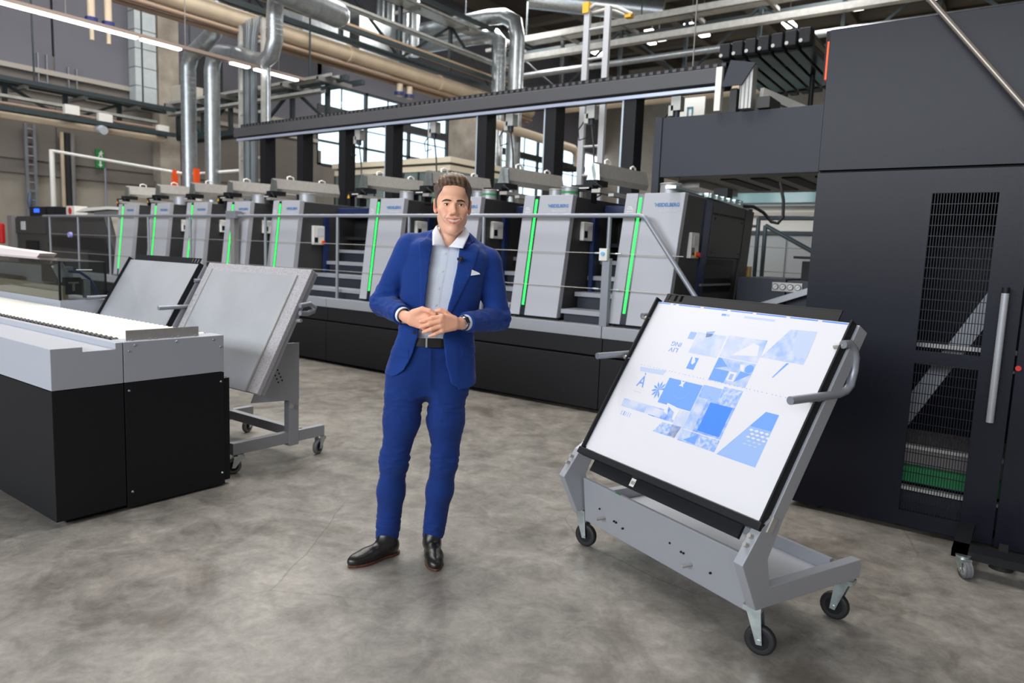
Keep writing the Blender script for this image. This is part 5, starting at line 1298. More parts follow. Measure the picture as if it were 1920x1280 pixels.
for S_, E_, W_, rr in ((SHR, ELR, WRR, -1), (SHL, ELL, WRL, 1)):
    b.cap(S_, E_, 0.042, 0.036, 0.03); b.cap(E_, W_, 0.034, 0.024, 0.02)
for P in (((-0.03, 0.01, 0.90), (-0.09, -0.01, 0.49), (-0.117, 0.02, 0.11)), ((0.155, 0.01, 0.90), (0.153, -0.01, 0.49), (0.104, 0.03, 0.11))):
    b.cap(P[0], P[1], 0.07, 0.045, 0.04); b.cap(P[1], P[2], 0.042, 0.03, 0.02)
hx = HX
# skull and face
b.ell((hx, 0.008, 1.752), (0.077, 0.098, 0.098), 0.02)
b.ell((hx, -0.035, 1.685), (0.066, 0.078, 0.092), 0.03)
b.cap((hx - 0.041, -0.006, 1.654), (hx - 0.013, -0.082, 1.604), 0.022, 0.017, 0.028)
b.cap((hx + 0.041, -0.006, 1.654), (hx + 0.013, -0.082, 1.604), 0.022, 0.017, 0.028)
b.ell((hx, -0.096, 1.603), (0.021, 0.019, 0.019), 0.02)
for s in (-1, 1):
    b.ell((hx + s * 0.045, -0.081, 1.690), (0.022, 0.022, 0.018), 0.02)     # cheekbones
    b.ell((hx + s * 0.036, -0.096, 1.662), (0.014, 0.014, 0.018), 0.018)     # smile cheeks
b.ell((hx, -0.088, 1.778), (0.052, 0.026, 0.036), 0.03)                       # forehead
for s in (-1, 1):
    b.cap((hx + s * 0.012, -0.1150, 1.730), (hx + s * 0.044, -0.0975, 1.7305), 0.0075, 0.006, 0.02)   # brow
    b.ell((hx + s * 0.033, -0.121, 1.714), (0.018, 0.016, 0.0105), 0.012, True)                     # socket
b.cap((hx, -0.112, 1.722), (hx + 0.001, -0.136, 1.682), 0.0075, 0.0098, 0.010)                        # nose bridge
b.ell((hx + 0.001, -0.138, 1.679), (0.0125, 0.0115, 0.0095), 0.008)
for s in (-1, 1):
    b.ell((hx + s * 0.0135, -0.124, 1.674), (0.0082, 0.0115, 0.0078), 0.006)
    b.ell((hx + s * 0.007, -0.133, 1.6665), (0.0040, 0.005, 0.0035), 0.002, True)
b.ell((hx, -0.104, 1.648), (0.034, 0.016, 0.026), 0.018)                      # muzzle
for s in (-1, 1):                                                             # a wide smile, corners drawn up
    b.cap((hx + s * 0.003, -0.1215, 1.6500), (hx + s * 0.033, -0.1055, 1.6540), 0.0042, 0.0018, 0.004)
    b.cap((hx, -0.1190, 1.6335), (hx + s * 0.016, -0.1155, 1.6365), 0.0050, 0.0046, 0.004); b.cap((hx + s * 0.016, -0.1155, 1.6365), (hx + s * 0.031, -0.1050, 1.6515), 0.0046, 0.0016, 0.004)
    b.cap((hx, -0.1270, 1.6425), (hx + s * 0.014, -0.1220, 1.6440), 0.0038, 0.0034, 0.003, True); b.cap((hx + s * 0.014, -0.1220, 1.6440), (hx + s * 0.027, -0.1125, 1.6520), 0.0034, 0.0010, 0.003, True)
    b.cap((hx + s * 0.024, -0.122, 1.674), (hx + s * 0.042, -0.108, 1.650), 0.0026, 0.0018, 0.006, True)   # smile fold
    # eyelids around the eye opening
    b.ell((hx + s * 0.0325, -0.0925, 1.7145), (0.0165, 0.0165, 0.0125), 0.006)
    b.ell((hx + s * 0.0325, -0.112, 1.7140), (0.0138, 0.0125, 0.0042), 0.002, True)
    # ears
    b.ell((hx + s * 0.081, 0.012, 1.716), (0.0095, 0.0205, 0.033), 0.010, rot=((0.94, s * 0.33, 0), (-s * 0.33, 0.94, 0.12), (0, -0.12, 0.99)))
    b.ell((hx + s * 0.093, 0.003, 1.715), (0.006, 0.010, 0.019), 0.004, True)
    b.ell((hx + s * 0.079, 0.002, 1.688), (0.007, 0.010, 0.011), 0.008)
# hands --------------------------------------------------------------
def finger(pts, radii, k=0.005):
    for i in range(len(pts) - 1): b.cap(pts[i], pts[i + 1], radii[i], radii[i + 1], k if i == 0 else 0.003)
# his right hand (left in the picture), palm towards the other hand
kr = [(0.046, -0.258, 1.232), (0.054, -0.266, 1.209), (0.050, -0.262, 1.186), (0.038, -0.252, 1.164)]
b.cap(WRR, (-0.015, -0.225, 1.202), 0.025, 0.026, 0.015, e=(1, 0.8, 1))
for q in kr: b.cap((-0.018, -0.222, 1.200 + (q[2] - 1.2) * 0.45), q, 0.0185, 0.0125, 0.012)
b.cap(kr[0], kr[3], 0.0125, 0.011, 0.010)
fr = [[(0.086, -0.266, 1.222), (0.112, -0.255, 1.206), (0.126, -0.240, 1.196)], [(0.094, -0.268, 1.198), (0.120, -0.255, 1.184), (0.132, -0.238, 1.176)],
      [(0.090, -0.265, 1.174), (0.114, -0.252, 1.164), (0.124, -0.236, 1.158)], [(0.072, -0.256, 1.154), (0.092, -0.246, 1.148), (0.104, -0.234, 1.144)]]
for q, f_, r_ in zip(kr, fr, (0.0098, 0.0102, 0.0098, 0.0085)): finger([q] + f_, [r_ * 1.15, r_, r_ * 0.92, r_ * 0.8])
finger([(-0.010, -0.232, 1.226), (0.026, -0.262, 1.246), (0.058, -0.276, 1.240), (0.080, -0.282, 1.226)], [0.018, 0.0125, 0.0108, 0.009], 0.012)
# his left hand (right in the picture) laid over it, back of the hand to the camera
kl = [(0.112, -0.302, 1.219), (0.104, -0.306, 1.199), (0.107, -0.303, 1.178), (0.116, -0.297, 1.158)]
b.cap(WRL, (0.168, -0.270, 1.189), 0.024, 0.025, 0.015, e=(1, 0.75, 1))
for q in kl: b.cap((0.166, -0.272, 1.189 + (q[2] - 1.189) * 0.5), q, 0.0185, 0.0118, 0.010)
b.cap(kl[0], kl[3], 0.0105, 0.0095, 0.008)
fl = [[(0.068, -0.304, 1.2115), (0.040, -0.297, 1.2005), (0.019, -0.289, 1.1935)], [(0.058, -0.309, 1.186), (0.033, -0.300, 1.176), (0.021, -0.291, 1.170)],
      [(0.068, -0.307, 1.164), (0.046, -0.299, 1.154), (0.034, -0.291, 1.149)], [(0.086, -0.299, 1.143), (0.070, -0.292, 1.135), (0.061, -0.286, 1.131)]]
for q, f_, r_ in zip(kl, fl, (0.0098, 0.0102, 0.0098, 0.0085)): finger([q] + f_, [r_ * 1.12, r_, r_ * 0.92, r_ * 0.78])
finger([(0.160, -0.262, 1.206), (0.128, -0.270, 1.236), (0.104, -0.272, 1.244), (0.086, -0.270, 1.240)], [0.016, 0.0118, 0.0105, 0.0085], 0.010)
V, F = surfnet(b.f, b.ax)
# skin tones: lips, cheeks, ears, shaved beard, finger tips
n = len(V); tone = np.tile(np.array([rgb(240, 184, 154)[:3]]), (n, 1))
def blend(mask, c):
    global tone
    tone = tone * (1 - mask[:, None]) + np.array(rgb(*c)[:3])[None] * mask[:, None]
def blob(c, r): return np.clip(1.25 - np.sqrt((((V - np.array(c)) / np.array(r)) ** 2).sum(1)), 0, 1) ** 1.0
head = V[:, 2] > 1.56
beard = np.clip((1.668 - V[:, 2]) / 0.02, 0, 1) * np.clip((0.005 - V[:, 1]) / 0.03, 0, 1) * np.clip((V[:, 2] - 1.575) / 0.015, 0, 1) * head
blend(beard * 0.16, (190, 146, 124))
blend(blob((hx, -0.118, 1.658), (0.026, 0.02, 0.006)) * 0.25, (180, 132, 112))
for s in (-1, 1):
    blend(blob((hx + s * 0.045, -0.09, 1.682), (0.024, 0.03, 0.02)) * 0.4, (226, 138, 112))
    blend(blob((hx + s * 0.088, 0.01, 1.71), (0.02, 0.035, 0.045)) * 0.55, (226, 120, 96))
    blend(blob((hx + s * 0.033, -0.105, 1.7145), (0.02, 0.02, 0.009)) * 0.35, (176, 112, 92))
blend(blob((hx, -0.138, 1.678), (0.014, 0.02, 0.012)) * 0.35, (226, 134, 108))
lip = np.zeros(n); tee = np.zeros(n); lin_ = np.zeros(n)
for s in (-1, 1):
    for t_ in np.linspace(0, 1, 8):
        X_, Y_ = hx + s * 0.033 * t_, -0.121 + 0.016 * t_
        lip = np.maximum(lip, blob((X_, Y_, 1.6505 + 0.0035 * t_), (0.006, 0.014, 0.0036 * (1 - 0.4 * t_))))
        lip = np.maximum(lip, blob((X_, Y_, 1.6332 + 0.0185 * t_ ** 2.3), (0.006, 0.014, 0.0052 * (1 - 0.55 * t_))))
        tee = np.maximum(tee, blob((hx + s * 0.027 * t_, Y_, 1.6428 + 0.0090 * t_ ** 2.2), (0.005, 0.02, 0.0046 * (1 - 0.72 * t_))))
        lin_ = np.maximum(lin_, blob((X_, Y_, 1.6468 + 0.0062 * t_), (0.005, 0.014, 0.0012)))
blend(np.clip(lip * 1.6, 0, 1) * 0.8, (208, 112, 104))
blend(np.clip(tee * 1.8, 0, 1) * 0.9, (232, 208, 200))
blend(np.clip(lin_ * 1.4, 0, 1) * 0.55, (130, 66, 60))
hands = (V[:, 2] > 1.12) & (V[:, 2] < 1.26) & (V[:, 1] < -0.19)
blend(hands * 0.35, (232, 160, 128))
for f_ in fl: blend(blob(f_[2], (0.014, 0.014, 0.012)) * 0.5, (232, 146, 124))
for q in kl: blend(blob(q, (0.012, 0.014, 0.010)) * 0.3, (220, 140, 112))
body = mesh_np('body', V, F, tone_mat('skin', 0.48, 0.12, 0.15, 260, spec=0.4), man, np.concatenate([tone, np.ones((n, 1))], 1))
M_nail = mat('nail', (240, 200, 184), 0.3)
for f_ in fl:
    q = Vector(f_[2]); d = (Vector(f_[2]) - Vector(f_[1])).normalized()
    B().sphere(q + d * 0.001 + Vector((0, -0.0062, 0.001)), (0.0052, 0.0022, 0.0042), 10, 6).build('nail', M_nail, man, local=True)
# eyes, lashes, brows
M_eye = mat('eye_white', (226, 220, 216), 0.2); M_iris = mat('brown_iris', (62, 40, 26), 0.15); M_lash = mat('lash', (44, 32, 26), 0.7)
for s in (-1, 1):
    c = Vector((hx + s * 0.0325, -0.0945, 1.7142))
    e = B().sphere(c, 0.0122, 16, 12).build('eye', M_eye, man, local=True)
    B().sphere(c + Vector((0.0010, -0.0092, 0.0)), (0.0056, 0.0036, 0.0056), 14, 10).build('iris', M_iris, e, local=True)
    P = [c + Vector((0.0155 * math.sin(a), -0.0168 * math.cos(a) * 0.92 + 0.0005, 0.0046 * math.cos(a * 1.1) + 0.0004)) for a in np.linspace(-0.95, 0.95, 9)]
    B().tube(P, [0.0006, 0.0010, 0.0013, 0.0014, 0.0014, 0.0014, 0.0013, 0.0010, 0.0006], 5).build('eyelash', M_lash, man, local=True)
# ---------------- hair
AXh = axis([(hx - 0.115, hx + 0.115, 0.0021)]); AYh = axis([(-0.16, 0.13, 0.0021)]); AZh = axis([(1.63, 1.90, 0.0021)])
h = Fld((AXh, AYh, AZh))
h.ell((hx, 0.010, 1.756), (0.0835, 0.104, 0.104), 0)
h.ell((hx, 0.0, 1.795), (0.0885, 0.085, 0.055), 0.02)
h.ell((hx, 0.026, 1.72), (0.078, 0.088, 0.085), 0.02)
h.ell((hx + 0.004, -0.050, 1.822), (0.066, 0.064, 0.038), 0.02)      # quiff
h.ell((hx - 0.020, -0.080, 1.822), (0.034, 0.034, 0.030), 0.016)
h.ell((hx + 0.028, -0.078, 1.818), (0.034, 0.034, 0.028), 0.016)
h.ell((hx, 0.01, 1.835), (0.066, 0.080, 0.034), 0.02)
x, y, z = h.grid((slice(None),) * 3)
xl = np.abs(x - hx)
# combed strands: sweep back and up from the brow, cropped at the sides
top = np.clip((z - 1.782) / 0.03, 0, 1)
strand = np.sin((x - hx) * 330 + 5 * wob(x, y, z, 30) + 90 * (z - 1.8)) * 0.5 + np.sin((x - hx) * 760 + y * 150 + 1.3) * 0.35 + wob(x, y, z, 140) * 0.8
h.f -= (strand * (0.0005 + 0.0015 * top) + 0.004 * top * wob(x, y, z, 75, (1, 0.5, 0.5))).astype(np.float32)
front = 1.795 - 0.010 * np.clip((xl - 0.03) / 0.03, 0, 1) + 0.002 * np.sin(x * 300) + 0.003 * np.sin(x * 110 + 1)
zl = np.where(y < -0.062, front, 0)
t_ = np.clip((y + 0.062) / 0.044, 0, 1)
zl = np.where(y >= -0.062, front * (1 - t_) + 1.735 * t_, zl)                                   # temple
zl = np.where(y >= -0.020, 1.735 - 0.035 * np.clip((y + 0.020) / 0.008, 0, 1) + 0.030 * np.clip((y + 0.008) / 0.01, 0, 1), zl)   # sideburn, over the ear
zl = np.where(y >= 0.03, 1.735 - 0.07 * np.clip((y - 0.03) / 0.025, 0, 1), zl)                   # behind the ear, nape
h.f = np.maximum(h.f, ((zl - z) * 0.8).astype(np.float32))
V, F = surfnet(h.f, h.ax)
n = len(V); tt = np.clip((V[:, 2] - 1.775) / 0.035, 0, 1)[:, None]
st = np.clip(0.45 + 0.30 * np.sin((V[:, 0] - hx) * 330 + 5 * wob(V[:, 0], V[:, 1], V[:, 2], 30) + 90 * (V[:, 2] - 1.8)) + 1.2 * wob(V[:, 0], V[:, 1], V[:, 2], 150), 0, 1)[:, None]
side = np.array(rgb(96, 86, 82)[:3])[None]; topc = np.array(rgb(62, 44, 34)[:3])[None] * (1 - st) + np.array(rgb(128, 98, 74)[:3])[None] * st
tone = side * (1 - tt) + topc * tt
mesh_np('hair', V, F, tone_mat('hair_tone', 0.5, 0, 0.6, 500, spec=0.4), man, np.concatenate([tone, np.ones((n, 1))], 1))
for s in (-1, 1):
    P = [(hx + s * u, y_, z_) for u, y_, z_ in ((0.012, -0.1235, 1.7310), (0.022, -0.1210, 1.7335), (0.034, -0.1150, 1.7350), (0.045, -0.106, 1.7325), (0.053, -0.097, 1.7275))]
    B().tube(P, [0.0028, 0.0042, 0.0040, 0.0030, 0.0012], 6).build('eyebrow', mat('brow_hair', (62, 48, 40), 0.8), man, local=True)

# ---------------- clothes
def line(zs, xs): return lambda z: np.interp(z, zs, xs)
eL = line([0.88, 0.902, 0.922, 0.948, 0.985, 1.03, 1.088, 1.241, 1.302, 1.437, 1.538, 1.60], [-0.16, -0.115, -0.080, -0.052, -0.030, -0.012, 0.002, 0.031, 0.033, 0.047, 0.061, 0.083])
eR = line([0.868, 0.887, 0.967, 1.103, 1.212, 1.313, 1.431, 1.525, 1.60], [0.204, 0.173, 0.147, 0.128, 0.145, 0.168, 0.189, 0.203, 0.217])
# trousers
AXt = axis([(-0.24, 0.34, 0.0045)]); AYt = axis([(-0.17, 0.20, 0.0045)]); AZt = axis([(0.06, 1.10, 0.0045)])
t_ = Fld((AXt, AYt, AZt))
TBt = TB.copy(); TBt[0] = 0.096; TBt[1] = 0.113
t_.put(loft(TZ, TX, TY, TA, TBt, 2.5, -0.004, 0.82, 1.085), (-0.2, -0.2, 0.8), (0.35, 0.2, 1.1), 0.01)
LR = [((-0.040, 0.01, 0.90), 0.098), ((-0.058, -0.005, 0.68), 0.084), ((-0.089, -0.018, 0.49), 0.064), ((-0.102, 0.006, 0.33), 0.0645), ((-0.119, 0.022, 0.06), 0.056)]
LL = [((0.158, 0.01, 0.90), 0.098), ((0.155, -0.005, 0.68), 0.085), ((0.154, -0.018, 0.49), 0.0615), ((0.134, 0.010, 0.33), 0.062), ((0.105, 0.032, 0.06), 0.050)]
for P in (LR, LL):
    for (p, r_), (q, r2) in zip(P[:-1], P[1:]): t_.cap(p, q, r_, r2, 0.035)
t_.cap((0.0, 0.01, 0.868), (0.125, 0.01, 0.868), 0.068, 0.068, 0.05)
x, y, z = t_.grid((slice(None),) * 3)
rid = lambda sc, sq, ph: (np.abs(wob(x + ph, y - ph, z + 2 * ph, sc, sq)) - 0.2)
fold = np.exp(-((z - 0.50) / 0.09) ** 2) * 0.020 * rid(95, (0.35, 0.4, 1), 0.1) + np.exp(-((z - 0.15) / 0.07) ** 2) * 0.020 * rid(100, (0.4, 0.4, 1), 0.5)
fold = fold + np.exp(-((z - 0.76) / 0.08) ** 2) * 0.018 * rid(70, (0.6, 0.5, 1), 0.9) + 0.0045 * wob(x, y, z, 26, (1, 1, 0.6)) + 0.004 * rid(45, (0.5, 0.5, 1), 1.4)
t_.f += fold.astype(np.float32)
t_.put(lambda x, y, z: np.maximum(np.abs(x - 0.068 - 0.1 * (z - 0.9)) - 0.0022, np.maximum(0.86 - z, z - 1.04)) + 0 * y, (0.0, -0.2, 0.82), (0.2, -0.085, 1.06), 0.003, True) if False else None
t_.f = np.maximum(t_.f, (0.080 - 0.12 * (y - 0.02) - z).astype(np.float32))
t_.f = np.maximum(t_.f, (z - 1.062).astype(np.float32))
V, F = surfnet(t_.f, t_.ax)
M_suit = cloth_mat('blue_suit_cloth', (20, 57, 130), (17, 50, 120), 800, sheen=0.08)
M_suit2 = cloth_mat('blue_trouser_cloth', (17, 49, 116), (14, 44, 108), 800, sheen=0.08)
tro = mesh_np('trousers', V, F, M_suit2, man)
B().box(0.066, 0.070, -0.112, -0.106, 0.86, 1.05).build('fly_seam', M_suit2, tro, local=True)
# belt
def ringmesh(z0, z1, grow, nn=64):
    vs = []
    for zc in (z0, z1):
        A = np.interp(zc, TZ, TA) + grow; Bq = np.interp(zc, TZ, TB) + grow; X = np.interp(zc, TZ, TX); Y = np.interp(zc, TZ, TY)
        for i in range(nn):
            a = 2 * math.pi * i / nn; c_, s__ = math.cos(a), math.sin(a)
            q = (abs(c_) ** 2.5 + abs(s__) ** 2.5) ** (-1 / 2.5)
            vs.append((X + A * c_ * q, Y + Bq * s__ * q, zc))
    return vs, [(i, (i + 1) % nn, nn + (i + 1) % nn, nn + i) for i in range(nn)]
vs, fs = ringmesh(1.058, 1.098, 0.004)
belt = MB().add(vs, fs, True).build('belt', mat('black_leather', (22, 20, 20), 0.35), man, local=True)
B().box(0.052, 0.118, -0.113, -0.104, 1.057, 1.100).build('buckle_plate', mat('black_leather', (22, 20, 20), 0.35), belt, local=True)
B().box(0.046, 0.054, -0.114, -0.104, 1.057, 1.100).build('buckle', M_steel, belt, local=True)
# shirt
AXs = axis([(-0.12, 0.36, 0.004)]); AYs = axis([(-0.15, 0.18, 0.004)]); AZs = axis([(1.06, 1.64, 0.004)])
s_ = Fld((AXs, AYs, AZs))
s_.put(loft(TZ, TX, TY, TA, TB, 2.3, -0.014, 1.075, 1.53), (-0.2, -0.2, 1.0), (0.35, 0.2, 1.6), 0.0)
s_.cap((0.06, 0.03, 1.515), (0.235, 0.03, 1.50), 0.055, 0.055, 0.03)
s_.cap((0.146, 0.030, 1.47), (0.154, 0.015, 1.60), 0.072, 0.066, 0.02)
x, y, z = s_.grid((slice(None),) * 3)
s_.f += (0.0032 * wob(x, y, z, 34, (1.4, 1, 0.7)) * np.clip((1.5 - z) / 0.1, 0, 1) + np.exp(-((z - 1.13) / 0.05) ** 2) * 0.003 * np.sin((z + 0.6 * x) * 120)).astype(np.float32)
bx = line([1.06, 1.254, 1.332, 1.411, 1.493, 1.53], [0.082, 0.088, 0.098, 0.113, 0.126, 0.131])
s_.f -= (0.0016 * (np.abs(x - bx(z) - 0.001) < 0.0155) * (y < 0)).astype(np.float32)
# open neck
s_.put(lambda x, y, z: polysd(x, z, [(0.133, 1.524), (0.088, 1.66), (0.222, 1.66), (0.140, 1.524)]) + 0 * y, (0.05, -0.2, 1.5), (0.26, -0.02, 1.66), 0.004, True)
s_.cap((0.150, 0.022, 1.585), (0.155, 0.012, 1.70), 0.062, 0.060, 0.002, True)
s_.f = np.maximum(s_.f, (z - (1.585 + 0.18 * (y + 0.02))).astype(np.float32))
V, F = surfnet(s_.f, s_.ax)
def shirt_mat():
    m = bpy.data.materials.new('fine_check_shirt'); m.use_nodes = True; nt = m.node_tree; N = nt.nodes; b_ = N['Principled BSDF']
    tc = N.new('ShaderNodeTexCoord'); sp = N.new('ShaderNodeSeparateXYZ'); nt.links.new(tc.outputs['Object'], sp.inputs[0])
    def lines(o, f):
        a = N.new('ShaderNodeMath'); a.operation = 'MULTIPLY'; a.inputs[1].default_value = f; nt.links.new(sp.outputs[o], a.inputs[0])
        s1 = N.new('ShaderNodeMath'); s1.operation = 'SINE'; nt.links.new(a.outputs[0], s1.inputs[0])
        g = N.new('ShaderNodeMath'); g.operation = 'GREATER_THAN'; g.inputs[1].default_value = 0.8; nt.links.new(s1.outputs[0], g.inputs[0]); return g
    g1, g2 = lines('X', 900), lines('Z', 900)
    mx_ = N.new('ShaderNodeMath'); mx_.operation = 'MAXIMUM'; nt.links.new(g1.outputs[0], mx_.inputs[0]); nt.links.new(g2.outputs[0], mx_.inputs[1])
    r = N.new('ShaderNodeMix'); r.data_type = 'RGBA'; r.inputs['A'].default_value = rgb(222, 229, 241); r.inputs['B'].default_value = rgb(210, 219, 236)
    nt.links.new(mx_.outputs[0], r.inputs['Factor']); nt.links.new(r.outputs['Result'], b_.inputs['Base Color'])
    b_.inputs['Roughness'].default_value = 0.8; b_.inputs['Specular IOR Level'].default_value = 0.2
    return m
M_shirt = shirt_mat()
shirt = mesh_np('shirt', V, F, M_shirt, man)
for zb in (1.493, 1.411, 1.332, 1.254, 1.17):
    xx = float(bx(zb)); yy = float(np.interp(zb, TZ, TY) - np.interp(zb, TZ, TB)) + 0.0125
    B().cyl((xx, yy - 0.0035, zb), (xx, yy + 0.004, zb), 0.0056, 12).build('button', M_white, shirt, local=True)
# collar leaves: curved sheets with thickness
M_collar = mat('collar_white', (234, 238, 246), 0.75, spec=0.2)
def leaf(cs, thick=0.0025, nu=8, nv=6, bulge=0.008):
    """bilinear sheet between four corners a,b (top edge) d,c (outer edge), bulged outwards (-y)"""
    A, B_, C_, D_ = [np.array(c) for c in cs]; g = MB(); vs = []
    for k in (0, 1):
        for i in range(nu + 1):
            for j in range(nv + 1):
                u, v = i / nu, j / nv
                p = (A * (1 - u) + B_ * u) * (1 - v) + (D_ * (1 - u) + C_ * u) * v
                p = p + np.array([0, -bulge * 4 * u * (1 - u) * 0.6 - bulge * math.sin(v * math.pi / 2) * 0.6, 0]) + np.array([0, thick * k, 0])
                vs.append(tuple(p))
    N_ = (nu + 1) * (nv + 1); w = nv + 1; fs = []
    for i in range(nu):
        for j in range(nv):
            a = i * w + j; fs += [(a, a + w, a + w + 1, a + 1), (N_ + a, N_ + a + 1, N_ + a + w + 1, N_ + a + w)]
    for i in range(nu):
        for j0 in (0, nv): a = i * w + j0; fs.append((a, N_ + a, N_ + a + w, a + w) if j0 == 0 else (a, a + w, N_ + a + w, N_ + a))
    for j in range(nv):
        for i0 in (0, nu): a = i0 * w + j; fs.append((a, a + 1, N_ + a + 1, N_ + a) if i0 == 0 else (a, N_ + a, N_ + a + 1, a + 1))
    return g.add(vs, fs, True)
leaf([(0.084, -0.010, 1.622), (0.131, -0.094, 1.524), (0.066, -0.124, 1.528), (0.066, -0.028, 1.592)]).build('collar_leaf', M_collar, shirt, local=True)
leaf([(0.224, -0.010, 1.618), (0.143, -0.094, 1.524), (0.205, -0.122, 1.519), (0.240, -0.028, 1.588)]).build('collar_leaf', M_collar, shirt, local=True)
vs = []
for zc in (0, 1):
    for i in range(33):
        a = math.radians(-40 + 260 * i / 32)
        vs.append((0.153 + 0.070 * math.cos(a), 0.018 + 0.068 * math.sin(a), (1.575 if zc == 0 else 1.62) + 0.012 * math.sin(a)))
MB().add(vs, [(i, i + 1, 34 + i, 33 + i) for i in range(32)], True).build('collar_band', M_collar, shirt, local=True)
# jacket
AXj = axis([(-0.26, 0.48, 0.0042)]); AYj = axis([(-0.27, 0.20, 0.0042)]); AZj = axis([(0.84, 1.64, 0.0042)])
j = Fld((AXj, AYj, AZj))
JA = TA + np.array([0.034, 0.030, 0.020, 0.010, 0.008, 0.010, 0.014, 0.016, 0.020, 0.02]); JB = TB + np.array([0.022, 0.020, 0.018, 0.018, 0.016, 0.014, 0.012, 0.012, 0.010, 0.01])
j.put(loft(TZ, TX, TY, JA, JB, 2.35, 0, 0.85, 1.535), (-0.26, -0.2, 0.85), (0.4, 0.2, 1.6), 0.0)
j.cap((0.085, 0.035, 1.555), (-0.020, 0.030, 1.512), 0.052, 0.062, 0.03); j.cap((0.222, 0.035, 1.548), (0.322, 0.030, 1.462), 0.052, 0.060, 0.03)
j.cap((0.02, -0.04, 1.50), (0.09, -0.05, 1.40), 0.05, 0.05, 0.04); j.cap((0.27, -0.04, 1.46), (0.22, -0.05, 1.38), 0.05, 0.05, 0.04)
# collar at the back of the neck
j.cap((0.085, 0.02, 1.575), (0.10, 0.085, 1.585), 0.022, 0.022, 0.02); j.cap((0.10, 0.085, 1.585), (0.21, 0.085, 1.578), 0.022, 0.022, 0.02); j.cap((0.21, 0.085, 1.578), (0.226, 0.02, 1.566), 0.022, 0.022, 0.02)
body_j = j.f.copy()
x, y, z = j.grid((slice(None),) * 3)
# front opening, hem curve, neck hole
cut = np.maximum(np.maximum(eL(z) - x, x - eR(z)), y - 0.0)
j.f = np.maximum(j.f, -(cut + 0 * x).astype(np.float32))
hem = np.interp(x, [-0.16, -0.11, -0.07, 0.10, 0.165, 0.20, 0.24, 0.32], [0.916, 0.905, 0.904, 0.91, 0.885, 0.858, 0.858, 0.876])
j.f = np.maximum(j.f, ((hem - z) * 0.9).astype(np.float32) + 0 * y.astype(np.float32))
j.cap((0.150, 0.028, 1.44), (0.156, 0.010, 1.75), 0.079, 0.074, 0.004, True)
# lapels, chest welt, lower pocket flap, dart seams
lapR = [(0.212, 1.62), (0.246, 1.585), (0.262, 1.548), (0.288, 1.528), (0.262, 1.43), (0.212, 1.32), (0.168, 1.23), (0.132, 1.14), (0.10, 1.14), (0.15, 1.40), (0.19, 1.55)]
lapL = [(0.088, 1.62), (0.050, 1.585), (0.030, 1.555), (0.004, 1.542), (0.012, 1.44), (0.016, 1.33), (0.020, 1.24), (0.012, 1.13), (0.06, 1.13), (0.08, 1.40), (0.10, 1.55)]
X2, Z2 = AXj[:, None], AZj[None, :]
for L_ in (lapR, lapL):
    sd = polysd(X2, Z2, L_)[:, None, :]
    j.f -= (0.0065 * np.clip(-sd / 0.003, 0, 1) * (y < 0.0)).astype(np.float32)
gor = polysd(X2, Z2, [(0.214, 1.513), (0.262, 1.5475), (0.2605, 1.5515), (0.212, 1.517)])[:, None, :]
j.f += (0.006 * np.clip(1 - gor / 0.003, 0, 1) * (y < 0)).astype(np.float32)
welt = polysd(X2, Z2, [(0.232, 1.386), (0.300, 1.400), (0.2985, 1.4115), (0.2305, 1.3975)])[:, None, :]
j.f -= (0.0035 * np.clip(-welt / 0.002, 0, 1) * (y < 0)).astype(np.float32)
for P in ([(0.215, 1.055), (0.30, 1.06), (0.30, 1.018), (0.215, 1.012)], [(-0.12, 1.05), (-0.03, 1.045), (-0.03, 1.002), (-0.12, 1.008)]):
    sd = polysd(X2, Z2, P)[:, None, :]; j.f -= (0.003 * np.clip(-sd / 0.002, 0, 1) * (y < 0)).astype(np.float32)
j.f += (0.005 * wob(x, y, z, 20, (1.2, 1, 0.8)) + 0.007 * (np.abs(wob(x, y, z, 34, (0.9, 1, 0.8))) - 0.2)).astype(np.float32)
# pulled fold towards the waist
j.f += (np.exp(-((z - 1.16) / 0.05) ** 2) * 0.0028 * np.sin((z + 0.9 * np.abs(x - 0.1)) * 110)).astype(np.float32)
